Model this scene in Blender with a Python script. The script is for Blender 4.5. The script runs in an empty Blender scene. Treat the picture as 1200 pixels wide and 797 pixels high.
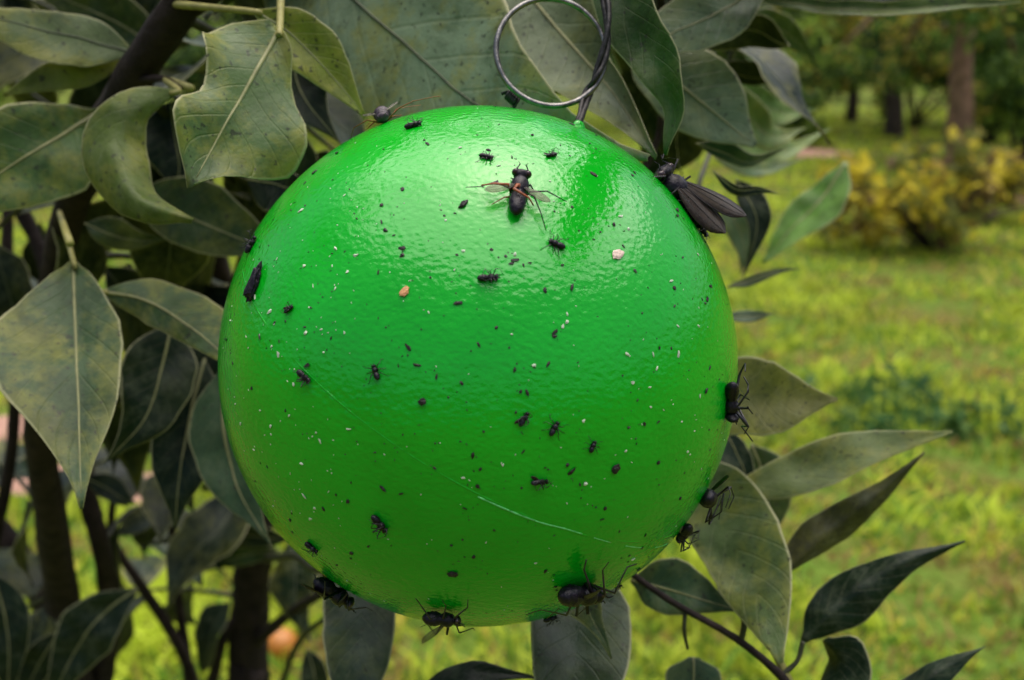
import bpy, bmesh, math, random
import numpy as np
from mathutils import Vector, Matrix, noise as mnoise
R_ = math.radians
rng = random.Random(11)
S = bpy.context.scene
COL = S.collection

# ------------------------------------------------------------------ camera
CAM_H, PITCH, FPX = 1.40, 16.4, 1152.0
cam_d = bpy.data.cameras.new('camera')
cam = bpy.data.objects.new('camera', cam_d)
COL.objects.link(cam)
cam.location = (0, 0, CAM_H)
cam.rotation_euler = (R_(90 - PITCH), 0, 0)
cam_d.sensor_width = 36.0
cam_d.lens = 36.0 * FPX / 1200.0
cam_d.clip_start, cam_d.clip_end = 0.005, 500
cam_d.dof.use_dof = True
cam_d.dof.focus_distance = 0.166
cam_d.dof.aperture_fstop = cam_d.lens / 1.75          # a phone's lens: 1.75 mm opening
S.camera = cam

# ------------------------------------------------------------------ world, sun, exposure
SUN_EL, SUN_AZ = 77.0, 35.0                            # azimuth clockwise from +Y (ahead of the camera, a little right)
w = bpy.data.worlds.new('World'); S.world = w; w.use_nodes = True
nt = w.node_tree
bg = nt.nodes['Background']
sky = nt.nodes.new('ShaderNodeTexSky'); sky.sky_type = 'NISHITA'
sky.sun_disc = False; sky.sun_elevation = R_(SUN_EL); sky.sun_rotation = R_(SUN_AZ)
sky.air_density = 1.0; sky.dust_density = 6.0; sky.ozone_density = 1.0
nt.links.new(sky.outputs[0], bg.inputs[0]); bg.inputs[1].default_value = 0.05
sun_d = bpy.data.lights.new('sun', 'SUN'); sun_d.energy = 1.5; sun_d.angle = R_(94); sun_d.color = (1, .96, .9)
sun = bpy.data.objects.new('sun', sun_d); COL.objects.link(sun)
sdir = Vector((math.sin(R_(SUN_AZ)) * math.cos(R_(SUN_EL)), math.cos(R_(SUN_AZ)) * math.cos(R_(SUN_EL)), math.sin(R_(SUN_EL))))
sun.rotation_euler = sdir.to_track_quat('Z', 'Y').to_euler(); sun.location = (0, 0, 6)
S.view_settings.view_transform = 'Standard'; S.view_settings.look = 'None'
S.view_settings.exposure = 1.66; S.view_settings.gamma = 1.0
S.render.engine = 'CYCLES'
S.cycles.use_denoising = True
S.cycles.max_bounces = 8; S.cycles.transparent_max_bounces = 8

# ------------------------------------------------------------------ pixel -> world helpers (1200 x 797 photograph)
CAMP = Vector((0, 0, CAM_H))
RM = cam.rotation_euler.to_matrix()
CX, CY, CZ = RM @ Vector((1, 0, 0)), RM @ Vector((0, 1, 0)), RM @ Vector((0, 0, 1))
def P(px, py, d):
    return CAMP + CX * ((px - 600) / FPX * d) + CY * (-(py - 398.5) / FPX * d) - CZ * d
def G(px, py, z=0.0):
    v = P(px, py, 1) - CAMP
    return CAMP + v * ((z - CAM_H) / v.z)

# ------------------------------------------------------------------ object helpers
def link(name, me, mat=None, parent=None):
    o = bpy.data.objects.new(name, me); COL.objects.link(o)
    if mat is not None and me is not None and not me.materials:
        for m in (mat if isinstance(mat, (list, tuple)) else [mat]): me.materials.append(m)
    if parent is not None: o.parent = parent
    return o
def mesh(name, verts, faces, smooth=True, uvs=None, mats=None):
    me = bpy.data.meshes.new(name)
    me.from_pydata([tuple(v) for v in verts], [], faces)
    if smooth: me.polygons.foreach_set('use_smooth', [True] * len(me.polygons))
    if mats is not None: me.polygons.foreach_set('material_index', mats)
    if uvs is not None:
        l = me.uv_layers.new(name='UVMap')
        vi = np.empty(len(me.loops), dtype=np.int32); me.loops.foreach_get('vertex_index', vi)
        l.data.foreach_set('uv', np.asarray(uvs, dtype=np.float32)[vi].ravel())
    me.update()
    return me
def tag(o, label=None, cat=None, group=None, kind=None):
    if label: o['label'] = label
    if cat: o['category'] = cat
    if group: o['group'] = group
    if kind: o['kind'] = kind
    return o
def empty(name, loc):
    o = bpy.data.objects.new(name, None); COL.objects.link(o); o.location = loc; o.empty_display_size = .01
    return o
def spline(pts, n):
    """Catmull-Rom through the points, n samples."""
    pts = [Vector(p) for p in pts]
    if len(pts) == 2: return [pts[0].lerp(pts[1], i / (n - 1)) for i in range(n)]
    e = [pts[0] * 2 - pts[1]] + pts + [pts[-1] * 2 - pts[-2]]
    out = []
    for i in range(n):
        u = i / (n - 1) * (len(pts) - 1); k = min(int(u), len(pts) - 2); t = u - k
        a, b, c, d = e[k:k + 4]
        out.append(.5 * ((2 * b) + (c - a) * t + (2 * a - 5 * b + 4 * c - d) * t * t + (3 * b - a - 3 * c + d) * t ** 3))
    return out
def interp(vals, u):
    x = u * (len(vals) - 1); k = min(int(x), len(vals) - 2); t = x - k
    if len(vals) > 4:
        a, b, c, d = vals[max(k - 1, 0)], vals[k], vals[k + 1], vals[min(k + 2, len(vals) - 1)]
        v = .5 * (2 * b + (c - a) * t + (2 * a - 5 * b + 4 * c - d) * t * t + (3 * b - a - 3 * c + d) * t ** 3)
        return max(min(b, c) * .6, v) if min(vals) >= 0 else v
    t = t * t * (3 - 2 * t) if len(vals) < 4 else t
    return vals[k] * (1 - t) + vals[k + 1] * t
def tube_geo(pts, radii, seg=8, bump=0.0, freq=60):
    """closed tapered tube: verts, faces"""
    n = len(pts); V, F = [], []
    T = [(pts[min(i + 1, n - 1)] - pts[max(i - 1, 0)]).normalized() for i in range(n)]
    a = T[0].orthogonal().normalized()
    for i in range(n):
        a = (a - T[i] * a.dot(T[i])).normalized(); b = T[i].cross(a)
        r = radii[i] if isinstance(radii, (list, tuple)) and len(radii) == n else interp(radii, i / (n - 1))
        for k in range(seg):
            t = 2 * math.pi * k / seg
            d = a * math.cos(t) + b * math.sin(t)
            rr = r * (1 + (bump * mnoise.noise((pts[i] + d * r) * freq) if bump else 0))
            V.append(pts[i] + d * rr)
    for i in range(n - 1):
        for k in range(seg):
            F.append((i * seg + k, i * seg + (k + 1) % seg, (i + 1) * seg + (k + 1) % seg, (i + 1) * seg + k))
    F.append(tuple(range(seg - 1, -1, -1))); F.append(tuple((n - 1) * seg + k for k in range(seg)))
    return V, F
def tube(name, pts, radii, mat, parent=None, n=None, seg=8, bump=0, freq=60):
    pts = spline(pts, n) if n else [Vector(p) for p in pts]
    o = None
    base = parent_world(parent)
    V, F = tube_geo(pts, radii, seg, bump, freq)
    return link(name, mesh(name, [v - base for v in V], F), mat, parent)
WORLD_LOC = {}
def parent_world(p):
    """world offset of an unrotated parent chain"""
    v = Vector((0, 0, 0))
    while p is not None:
        v += p.location; p = p.parent
    return v

# ------------------------------------------------------------------ materials
def newmat(name):
    m = bpy.data.materials.new(name); m.use_nodes = True
    t = m.node_tree
    return m, t, t.nodes['Principled BSDF'], t.nodes.new, t.links.new
def ramp(N, stops):
    r = N('ShaderNodeValToRGB')
    el = r.color_ramp.elements
    while len(el) < len(stops): el.new(.5)
    for e, (p, c) in zip(el, stops): e.position = p; e.color = (*c, 1) if len(c) == 3 else c
    return r
def noise(N, L, vec, scale, detail=3, rough=.55, dist=0):
    n = N('ShaderNodeTexNoise'); n.inputs['Scale'].default_value = scale; n.inputs['Detail'].default_value = detail
    n.inputs['Roughness'].default_value = rough; n.inputs['Distortion'].default_value = dist
    if vec is not None: L(vec, n.inputs['Vector'])
    return n
def simple(name, col, rough=.5, var=0.25, scale=300, spec=.5, bump=0.0, metal=0):
    m, t, b, N, L = newmat(name)
    tc = N('ShaderNodeTexCoord')
    n = noise(N, L, tc.outputs['Object'], scale)
    r = ramp(N, [(.3, tuple(c * (1 - var) for c in col)), (.7, tuple(min(1, c * (1 + var)) for c in col))])
    L(n.outputs['Fac'], r.inputs[0]); L(r.outputs[0], b.inputs['Base Color'])
    b.inputs['Roughness'].default_value = rough; b.inputs['Specular IOR Level'].default_value = spec; b.inputs['Metallic'].default_value = metal
    if bump:
        bp = N('ShaderNodeBump'); bp.inputs['Strength'].default_value = bump; bp.inputs['Distance'].default_value = .3 / scale
        L(n.outputs['Fac'], bp.inputs['Height']); L(bp.outputs[0], b.inputs['Normal'])
    return m

# sticky green plastic of the trap
def mat_trap():
    m, t, b, N, L = newmat('sticky_green_plastic')
    tc = N('ShaderNodeTexCoord'); co = tc.outputs['Object']
    n = noise(N, L, co, 45, 4)
    r = ramp(N, [(.3, (.002, .32, .009)), (.75, (.003, .41, .013))])
    L(n.outputs['Fac'], r.inputs[0]); L(r.outputs[0], b.inputs['Base Color'])
    # orange-peel glue film, with finger-like ripples in places
    n1 = noise(N, L, co, 900, 3, .65)
    v = N('ShaderNodeTexVoronoi'); v.inputs['Scale'].default_value = 1100; v.feature = 'SMOOTH_F1'
    mp = N('ShaderNodeMapping'); mp.inputs['Scale'].default_value = (.8, 1, 1.15); mp.inputs['Rotation'].default_value = (0, R_(20), 0)
    L(co, mp.inputs[0]); L(mp.outputs[0], v.inputs['Vector'])
    wv = N('ShaderNodeTexWave'); wv.inputs['Scale'].default_value = 230; wv.inputs['Distortion'].default_value = 9; wv.inputs['Detail'].default_value = 2
    wv.inputs['Detail Scale'].default_value = 1.6; wv.bands_direction = 'Z'
    mp2 = N('ShaderNodeMapping'); mp2.inputs['Rotation'].default_value = (0, R_(-25), 0); L(co, mp2.inputs[0]); L(mp2.outputs[0], wv.inputs['Vector'])
    nm = noise(N, L, co, 28, 2); rm = ramp(N, [(.50, (0, 0, 0)), (.68, (.25, .25, .25))]); L(nm.outputs['Fac'], rm.inputs[0])
    mx = N('ShaderNodeMix'); L(rm.outputs[0], mx.inputs[0]); L(v.outputs['Distance'], mx.inputs[2]); L(wv.outputs['Fac'], mx.inputs[3])
    ad = N('ShaderNodeMath'); ad.operation = 'ADD'; L(mx.outputs[0], ad.inputs[0]); L(n1.outputs['Fac'], ad.inputs[1])
    bp = N('ShaderNodeBump'); bp.inputs['Strength'].default_value = .32; bp.inputs['Distance'].default_value = .00028
    L(ad.outputs[0], bp.inputs['Height'])
    big = noise(N, L, co, 60, 2); bp2 = N('ShaderNodeBump'); bp2.inputs['Strength'].default_value = .14; bp2.inputs['Distance'].default_value = .0012
    L(big.outputs['Fac'], bp2.inputs['Height']); L(bp.outputs[0], bp2.inputs['Normal']); L(bp2.outputs[0], b.inputs['Normal'])
    rr = ramp(N, [(.3, (.09,) * 3), (.7, (.19,) * 3)]); n2 = noise(N, L, co, 90, 3); L(n2.outputs['Fac'], rr.inputs[0]); L(rr.outputs[0], b.inputs['Roughness'])
    b.inputs['Specular IOR Level'].default_value = .55
    b.inputs['Subsurface Weight'].default_value = 0
    return m
# citrus leaf: the object's own colour (rgb = leaf green, alpha = amount of yellowing)
def mat_leaf(name='citrus_leaf', rough=.27, veins=True):
    m, t, b, N, L = newmat(name)
    oi = N('ShaderNodeObjectInfo'); tc = N('ShaderNodeTexCoord'); co = tc.outputs['Object']
    uv = N('ShaderNodeSeparateXYZ'); L(tc.outputs['UV'], uv.inputs[0])
    def M(op, a, bb=None):
        q = N('ShaderNodeMath'); q.operation = op
        for i, x in enumerate((a, bb)):
            if x is None: continue
            if isinstance(x, (int, float)): q.inputs[i].default_value = x
            else: L(x, q.inputs[i])
        return q.outputs[0]
    av = M('ABSOLUTE', M('SUBTRACT', uv.outputs['Y'], .5))                # 0 midrib .. .5 margin
    # per-leaf offset so that two leaves never share a blotch
    vadd = N('ShaderNodeVectorMath'); vadd.operation = 'ADD'; L(co, vadd.inputs[0])
    cmb = N('ShaderNodeCombineXYZ'); L(oi.outputs['Random'], cmb.inputs[0]); L(oi.outputs['Random'], cmb.inputs[2]); L(cmb.outputs[0], vadd.inputs[1])
    n1 = noise(N, L, vadd.outputs[0], 75, 4, .6, .4)
    rY = ramp(N, [(.47, (0, 0, 0)), (.70, (.8, .8, .8))]); yin = M('ADD', M('ADD', M('MULTIPLY', n1.outputs['Fac'], .92), M('MULTIPLY', M('MULTIPLY', av, av), .62)), M('MULTIPLY', uv.outputs['X'], .07))
    nf = noise(N, L, vadd.outputs[0], 330, 4, .7); yin = M('ADD', yin, M('MULTIPLY', M('SUBTRACT', nf.outputs['Fac'], .5), .55)); L(yin, rY.inputs[0])
    yel = N('ShaderNodeMix'); yel.data_type = 'RGBA'
    L(M('MULTIPLY', rY.outputs[0], oi.outputs['Alpha']), yel.inputs[0]); L(oi.outputs['Color'], yel.inputs[6]); yel.inputs[7].default_value = (.27, .255, .045, 1)
    # grey dust film
    n2 = noise(N, L, vadd.outputs[0], 210, 6, .72); rD = ramp(N, [(.48, (0, 0, 0)), (.75, (.30, .30, .30))]); L(n2.outputs['Fac'], rD.inputs[0])
    du = N('ShaderNodeMix'); du.data_type = 'RGBA'; L(rD.outputs[0], du.inputs[0]); L(yel.outputs[2], du.inputs[6]); du.inputs[7].default_value = (.20, .22, .14, 1)
    col = du.outputs[2]
    n4 = noise(N, L, vadd.outputs[0], 55, 6, .70, .8); rM = ramp(N, [(.34, (.35, .42, .32)), (.55, (.95, .97, .93)), (.70, (1.1, 1.08, 1.0))]); L(n4.outputs['Fac'], rM.inputs[0])
    mo = N('ShaderNodeMix'); mo.data_type = 'RGBA'; mo.blend_type = 'MULTIPLY'; mo.inputs[0].default_value = .85; L(col, mo.inputs[6]); L(rM.outputs[0], mo.inputs[7]); col = mo.outputs[2]
    # side veins
    wv = M('SINE', M('MULTIPLY', M('SUBTRACT', uv.outputs['X'], M('MULTIPLY', av, .42)), 62.0))
    rV = ramp(N, [(.92, (0, 0, 0)), (1, (.10, .10, .10))]); L(wv, rV.inputs[0])
    ve = N('ShaderNodeMix'); ve.data_type = 'RGBA'; L(rV.outputs[0], ve.inputs[0]); L(col, ve.inputs[6]); ve.inputs[7].default_value = (.20, .21, .08, 1)
    # pale margin
    rE = ramp(N, [(.94, (0, 0, 0)), (.985, (.85, .85, .85))]); L(M('MULTIPLY', av, 2.0), rE.inputs[0])
    ed = N('ShaderNodeMix'); ed.data_type = 'RGBA'; L(rE.outputs[0], ed.inputs[0]); L(ve.outputs[2], ed.inputs[6]); ed.inputs[7].default_value = (.36, .35, .19, 1)
    # sooty specks
    n3 = noise(N, L, vadd.outputs[0], 700, 2); rS = ramp(N, [(.63, (0, 0, 0)), (.70, (.75, .75, .75))]); L(n3.outputs['Fac'], rS.inputs[0])
    sp = N('ShaderNodeMix'); sp.data_type = 'RGBA'; L(rS.outputs[0], sp.inputs[0]); L(ed.outputs[2], sp.inputs[6]); sp.inputs[7].default_value = (.025, .025, .018, 1)
    L(sp.outputs[2], b.inputs['Base Color'])
    rr = ramp(N, [(.3, (rough,) * 3), (.7, (rough + .25,) * 3)]); L(n2.outputs['Fac'], rr.inputs[0]); L(rr.outputs[0], b.inputs['Roughness'])
    b.inputs['Specular IOR Level'].default_value = .23
    bp = N('ShaderNodeBump'); bp.inputs['Strength'].default_value = .45; bp.inputs['Distance'].default_value = .0006
    vo = N('ShaderNodeTexVoronoi'); vo.feature = 'DISTANCE_TO_EDGE'; vo.inputs['Scale'].default_value = 520; L(vadd.outputs[0], vo.inputs['Vector'])
    net = M('MINIMUM', M('MULTIPLY', vo.outputs['Distance'], 6.0), 1.0)
    hh = M('ADD', M('ADD', M('MULTIPLY', rV.outputs[0], -3.5), n2.outputs['Fac']), M('MULTIPLY', net, .07)); L(hh, bp.inputs['Height']); L(bp.outputs[0], b.inputs['Normal'])
    tr = N('ShaderNodeBsdfTranslucent'); tm = N('ShaderNodeMix'); tm.data_type = 'RGBA'; tm.blend_type = 'MULTIPLY'; tm.inputs[0].default_value = 1
    L(sp.outputs[2], tm.inputs[6]); tm.inputs[7].default_value = (1.3, 1.6, .5, 1); L(tm.outputs[2], tr.inputs['Color'])
    ms = N('ShaderNodeMixShader'); ms.inputs[0].default_value = .16
    out = t.nodes['Material Output']; L(b.outputs[0], ms.inputs[1]); L(tr.outputs[0], ms.inputs[2]); L(ms.outputs[0], out.inputs['Surface'])
    return m
def mat_blade(name, col, tl=.35, rough=.6):
    m, t, b, N, L = newmat(name)
    tc = N('ShaderNodeTexCoord'); n = noise(N, L, tc.outputs['Object'], 1.7, 3)
    r = ramp(N, [(.3, tuple(c * .6 for c in col)), (.7, tuple(c * 1.4 for c in col))]); L(n.outputs['Fac'], r.inputs[0]); L(r.outputs[0], b.inputs['Base Color'])
    b.inputs['Roughness'].default_value = rough; b.inputs['Specular IOR Level'].default_value = .12
    tr = N('ShaderNodeBsdfTranslucent'); L(r.outputs[0], tr.inputs['Color'])
    ms = N('ShaderNodeMixShader'); ms.inputs[0].default_value = tl
    L(b.outputs[0], ms.inputs[1]); L(tr.outputs[0], ms.inputs[2]); L(ms.outputs[0], t.nodes['Material Output'].inputs['Surface'])
    return m
def mat_ground():
    m, t, b, N, L = newmat('lawn_soil')
    tc = N('ShaderNodeTexCoord'); co = tc.outputs['Object']
    n = noise(N, L, co, 2.2, 6, .65); r = ramp(N, [(.30, (.10, .065, .035)), (.42, (.15, .14, .035)), (.55, (.10, .17, .025)), (.72, (.17, .21, .03))])
    L(n.outputs['Fac'], r.inputs[0])
    n2 = noise(N, L, co, 26, 4); r2 = ramp(N, [(.35, (.55, .5, .4)), (.65, (1, 1, 1))]); L(n2.outputs['Fac'], r2.inputs[0])
    mx = N('ShaderNodeMix'); mx.data_type = 'RGBA'; mx.blend_type = 'MULTIPLY'; mx.inputs[0].default_value = .8
    L(r.outputs[0], mx.inputs[6]); L(r2.outputs[0], mx.inputs[7]); L(mx.outputs[2], b.inputs['Base Color']); b.inputs['Roughness'].default_value = .95; b.inputs['Specular IOR Level'].default_value = .05
    bp = N('ShaderNodeBump'); bp.inputs['Distance'].default_value = .03; L(n2.outputs['Fac'], bp.inputs['Height']); L(bp.outputs[0], b.inputs['Normal'])
    return m
def mat_wing(name, col, alpha):
    m, t, b, N, L = newmat(name)
    tc = N('ShaderNodeTexCoord'); n = noise(N, L, tc.outputs['Object'], 900, 2)
    r = ramp(N, [(.35, tuple(c * .6 for c in col)), (.65, tuple(c * 1.5 for c in col))]); L(n.outputs['Fac'], r.inputs[0]); L(r.outputs[0], b.inputs['Base Color'])
    b.inputs['Roughness'].default_value = .4; b.inputs['Specular IOR Level'].default_value = .2
    tr = N('ShaderNodeBsdfTransparent'); tr.inputs[0].default_value = (.92, .9, .84, 1)
    ms = N('ShaderNodeMixShader'); ms.inputs[0].default_value = alpha
    L(tr.outputs[0], ms.inputs[1]); L(b.outputs[0], ms.inputs[2]); L(ms.outputs[0], t.nodes['Material Output'].inputs['Surface'])
    return m
def mat_insect():
    m, t, b, N, L = newmat('insect_black')
    tc = N('ShaderNodeTexCoord'); co = tc.outputs['Object']
    n = noise(N, L, co, 1600, 3); r = ramp(N, [(.35, (.003, .002, .004)), (.6, (.010, .006, .014)), (.8, (.035, .02, .035))])
    L(n.outputs['Fac'], r.inputs[0]); L(r.outputs[0], b.inputs['Base Color']); b.inputs['Roughness'].default_value = .38; b.inputs['Specular IOR Level'].default_value = .3
    bp = N('ShaderNodeBump'); bp.inputs['Strength'].default_value = .8; bp.inputs['Distance'].default_value = .0002; L(n.outputs['Fac'], bp.inputs['Height']); L(bp.outputs[0], b.inputs['Normal'])
    return m
M_TRAP, M_LEAF = mat_trap(), mat_leaf()
M_BARK = simple('dark_bark', (.020, .013, .011), .85, .5, 160, .25, .8)
M_TWIG = simple('green_brown_twig', (.035, .038, .018), .6, .4, 400, .35, .4)
M_PET = simple('pale_petiole', (.26, .24, .07), .5, .25, 400, .4, .2)
M_RIB = simple('leaf_midrib', (.21, .21, .09), .5, .2, 400, .4)
M_RIBD = simple('leaf_midrib_dark', (.06, .075, .035), .5, .2, 400, .4)
M_WIRE = simple('tarnished_wire', (.035, .032, .032), .45, .5, 900, .5, .5, .6)
M_RING = simple('worn_steel_ring', (.20, .19, .18), .34, .5, 500, .5, .35, .95)
M_INS = mat_insect()
M_LEGD = simple('insect_leg_dark', (.012, .008, .012), .4, .4, 2000)
M_LEGO = simple('insect_leg_rust', (.26, .060, .015), .4, .35, 2000)
M_GREYB = simple('insect_grey_purple', (.03, .018, .028), .42, .95, 1500, .5, .8)
M_EYE = simple('insect_eye', (.035, .012, .018), .2, .4, 2500, .6, .5)
M_WINGC = mat_wing('clear_wing', (.20, .19, .15), .38)
M_WINGD = mat_wing('smoky_wing', (.020, .012, .008), .90)
M_DIRT = simple('dark_debris', (.016, .012, .012), .6, .6, 1500, .4, .6)
M_WHITE = simple('pale_debris', (.50, .58, .44), .6, .25, 1500)
M_CHIPO = simple('orange_debris', (.62, .30, .13), .6, .3, 1500)
M_CHIPP = simple('pinkish_debris', (.66, .50, .42), .6, .25, 1500)
M_SEAM = M_TRAP

# ------------------------------------------------------------------ ground and lawn
gm = mesh('lawn_ground', [(-150, -60, 0), (150, -60, 0), (150, 240, 0), (-150, 240, 0)], [(0, 1, 2, 3)], False)
ground = link('lawn_ground', gm, mat_ground()); tag(ground, kind='structure')
M_SOIL = simple('pinkish_bare_soil', (.30, .175, .13), .95, .3, 9, .2, .6)
def soil_patch(cx, cy, rx, ry, zz):
    V = [(cx, cy, zz + .02)]; n = 40
    for ring, f in ((1, .6), (2, 1.0)):
        for k in range(n):
            a = 2 * math.pi * k / n; q = f * (1 + .25 * mnoise.noise(Vector((math.cos(a) * 1.5 + cx, math.sin(a) * 1.5, ring))))
            V.append((cx + rx * q * math.cos(a), cy + ry * q * math.sin(a), zz + (.012 if ring == 1 else -.01)))
    F = [(0, 1 + k, 1 + (k + 1) % n) for k in range(n)] + [(1 + k, 1 + n + k, 1 + n + (k + 1) % n, 1 + (k + 1) % n) for k in range(n)]
    o = link('bare_soil', mesh('bare_soil', V, F), M_SOIL); tag(o, kind='structure')
    return o
SOIL = []
for px, py, rx, ry in ((948, 179, .62, .6), (55, 560, .22, .13), (170, 572, .14, .12), (30, 500, .25, .14)):
    g = G(px, py); soil_patch(g.x, g.y, rx, ry, .004 + .002 * len(SOIL)); SOIL.append((g.x, g.y, rx, ry))

# grass: one mesh of bent blades, thinning with distance, in tufts
def grass():
    r = np.random.default_rng(5)
    n = 150000
    y = 1.2 + 24 * r.random(n) ** 2.1
    x = (r.random(n) * 2 - 1) * (y * .68 + .5)
    keep = np.ones(n, bool)
    for sx, sy, rx, ry in SOIL:
        keep &= ((x - sx) / rx) ** 2 + ((y - sy) / ry) ** 2 > .8 + .5 * r.random(n)
    pn = np.array([mnoise.noise(Vector((a * 1.5, b * 1.5, 0))) + .7 * mnoise.noise(Vector((a * 6, b * 6, 3))) for a, b in zip(x, y)])
    keep &= pn + r.random(n) * 1.0 > .24
    x, y, pn = x[keep], y[keep], pn[keep]; n = len(x)
    h = (.018 + .05 * r.random(n) ** 2) * (1 + .8 * np.clip(pn, -.3, .8)); wd = .0028 + .0035 * r.random(n) + .0009 * y
    a = r.random(n) * 2 * np.pi; lean = .3 + 1.2 * r.random(n); la = r.random(n) * 2 * np.pi
    dx, dy = np.cos(a) * wd, np.sin(a) * wd; lx, ly = np.cos(la) * h * lean, np.sin(la) * h * lean
    z0 = np.zeros(n)
    V = np.stack([np.stack([x - dx, y - dy, z0], 1), np.stack([x + dx, y + dy, z0], 1),
                  np.stack([x + .8 * dx + .4 * lx, y + .8 * dy + .4 * ly, h * .65], 1), np.stack([x - .8 * dx + .4 * lx, y - .8 * dy + .4 * ly, h * .65], 1),
                  np.stack([x + lx, y + ly, h], 1)], 1).reshape(-1, 3)
    me = bpy.data.meshes.new('grass')
    me.vertices.add(len(V)); me.vertices.foreach_set('co', V.astype(np.float32).ravel())
    b = np.arange(n)[:, None] * 5
    lv = np.concatenate([b + np.array([[0, 1, 2, 3]]), b + np.array([[3, 2, 4]])], 1)
    me.loops.add(lv.size); me.loops.foreach_set('vertex_index', lv.astype(np.int32).ravel())
    st = (np.arange(n)[:, None] * 7 + np.array([[0, 4]])).ravel()
    me.polygons.add(2 * n); me.polygons.foreach_set('loop_start', st.astype(np.int32)); 
    q = r.random(n) + 1.1 * pn
    mi = np.where(q > .50, 1, np.where(q > .12, 0, np.where(q > -.05, 2, 3)))
    me.polygons.foreach_set('material_index', np.repeat(mi, 2).astype(np.int32))
    me.update(calc_edges=True); me.validate()
    o = link('grass', me, [mat_blade('grass_green', (.14, .26, .028)), mat_blade('grass_lime', (.42, .50, .045)), mat_blade('grass_yellow', (.50, .42, .07)), mat_blade('grass_straw', (.27, .17, .06))])
    tag(o, 'short mottled green and yellow grass covering the orchard floor', 'grass', kind='stuff')
grass()

# ------------------------------------------------------------------ leaf cards for background plants
def leaf_mass(name, centres, n, size, mats, parent=None, seed=1, flat=.0):
    """n small folded leaves scattered in ellipsoid clumps ((c, (rx,ry,rz)), ...): one mesh"""
    r = np.random.default_rng(seed)
    base = np.array(parent_world(parent))
    wts = np.array([c[1][0] * c[1][1] * c[1][2] for c in centres]) ** .75; wts /= wts.sum()
    idx = r.choice(len(centres), n, p=wts)
    C = np.array([tuple(c[0]) for c in centres]) - base; Rr = np.array([c[1] for c in centres])
    d = r.normal(size=(n, 3)); d /= np.linalg.norm(d, axis=1)[:, None]
    p = C[idx] + d * Rr[idx] * (r.random(n) ** .45)[:, None]
    ax = r.normal(size=(n, 3)); ax[:, 2] -= .5; ax /= np.linalg.norm(ax, axis=1)[:, None]
    sd = np.cross(ax, r.normal(size=(n, 3))); sd /= np.linalg.norm(sd, axis=1)[:, None]
    nn = np.cross(ax, sd)
    l = size * (.6 + .8 * r.random(n))[:, None]; ww = l * .26
    V = np.stack([p, p + ax * l * .5 + sd * ww + nn * ww * .35, p + ax * l - nn * l * .1, p + ax * l * .5 - sd * ww + nn * ww * .35], 1).reshape(-1, 3)
    b = np.arange(n)[:, None] * 4
    lv = np.concatenate([b + np.array([[0, 1, 2]]), b + np.array([[0, 2, 3]])], 1)
    me = bpy.data.meshes.new(name)
    me.vertices.add(4 * n); me.vertices.foreach_set('co', V.astype(np.float32).ravel())
    me.loops.add(6 * n); me.loops.foreach_set('vertex_index', lv.astype(np.int32).ravel())
    me.polygons.add(2 * n); me.polygons.foreach_set('loop_start', (np.arange(2 * n) * 3).astype(np.int32))
    cl = r.integers(0, len(mats), len(centres))
    mi = np.where(r.random(n) < .55, cl[idx], r.integers(0, len(mats), n))
    me.polygons.foreach_set('material_index', np.repeat(mi, 2).astype(np.int32))
    me.update(calc_edges=True)
    return link(name, me, mats, parent)
G_D = mat_blade('crown_dark_green', (.022, .045, .014)); G_M = mat_blade('crown_mid_green', (.07, .135, .026)); G_L = mat_blade('crown_lime', (.22, .32, .045)); G_Y = mat_blade('crown_yellow', (.36, .30, .05))
B_Y = mat_blade('bush_yellow', (.58, .48, .04)); B_O = mat_blade('bush_ochre', (.32, .24, .05)); B_G = mat_blade('bush_olive', (.17, .19, .045)); B_B = mat_blade('bush_brown', (.14, .085, .045))
M_TRB = simple('reddish_bark', (.22, .13, .09), .9, .45, 7, .2, .9)
M_TRD = simple('grey_dark_bark', (.055, .042, .036), .9, .5, 9, .2, .9)
M_TRN = simple('blue_black_bark', (.022, .022, .045), .9, .5, 9, .2, .9)

def orchard_tree(loc, trunk_r, fork, top, crowns, label, bark, nleaf, leafsize, mats, seed, lean=(0, 0), group=None):
    t = empty('orchard_tree', loc); tag(t, label, 'tree', group)
    r = random.Random(seed); L0 = Vector(loc)
    f = L0 + Vector((lean[0], lean[1], fork))
    mid = L0.lerp(f, .5) + Vector((r.uniform(-.06, .06), 0, 0))
    tube('trunk', [L0 + Vector((0, 0, -.1)), L0 + Vector((0, 0, .06)), mid, f], [trunk_r * 1.7, trunk_r * 1.15, trunk_r, trunk_r * .85], bark, t, 14, 10, .35, 9)
    cs = []
    for k, c in enumerate(crowns):
        cc = L0 + Vector(c[:3]); cs.append((cc, c[3:6]))
        tube('limb', [f + Vector((0, 0, -.05)), f.lerp(cc, .5) + Vector((0, 0, .12)), cc], [trunk_r * .6, trunk_r * .35, trunk_r * .12], bark, t, 8, 7, .3, 9)
    sub = []
    for cc, rr in cs:
        for _ in range(7):
            d = Vector((r.gauss(0, 1), r.gauss(0, 1), r.gauss(0, .8))).normalized()
            sub.append((cc + Vector((d.x * rr[0], d.y * rr[1], d.z * rr[2])) * .7, tuple(q * r.uniform(.28, .5) for q in rr)))
    leaf_mass('crown', sub, nleaf, leafsize, mats, t, seed)
    return t
def crown_ring(r, n, rad, z0, z1, s):
    rr = random.Random(r); out = []
    for k in range(n):
        a = 2 * math.pi * k / n + rr.uniform(-.3, .3)
        out.append((rad * math.cos(a) * rr.uniform(.6, 1), rad * math.sin(a) * rr.uniform(.6, 1), rr.uniform(z0, z1), s, s, s * .75))
    return out
OG = 'orchard trees beyond the lawn'
g = G(1123, 196)
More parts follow.
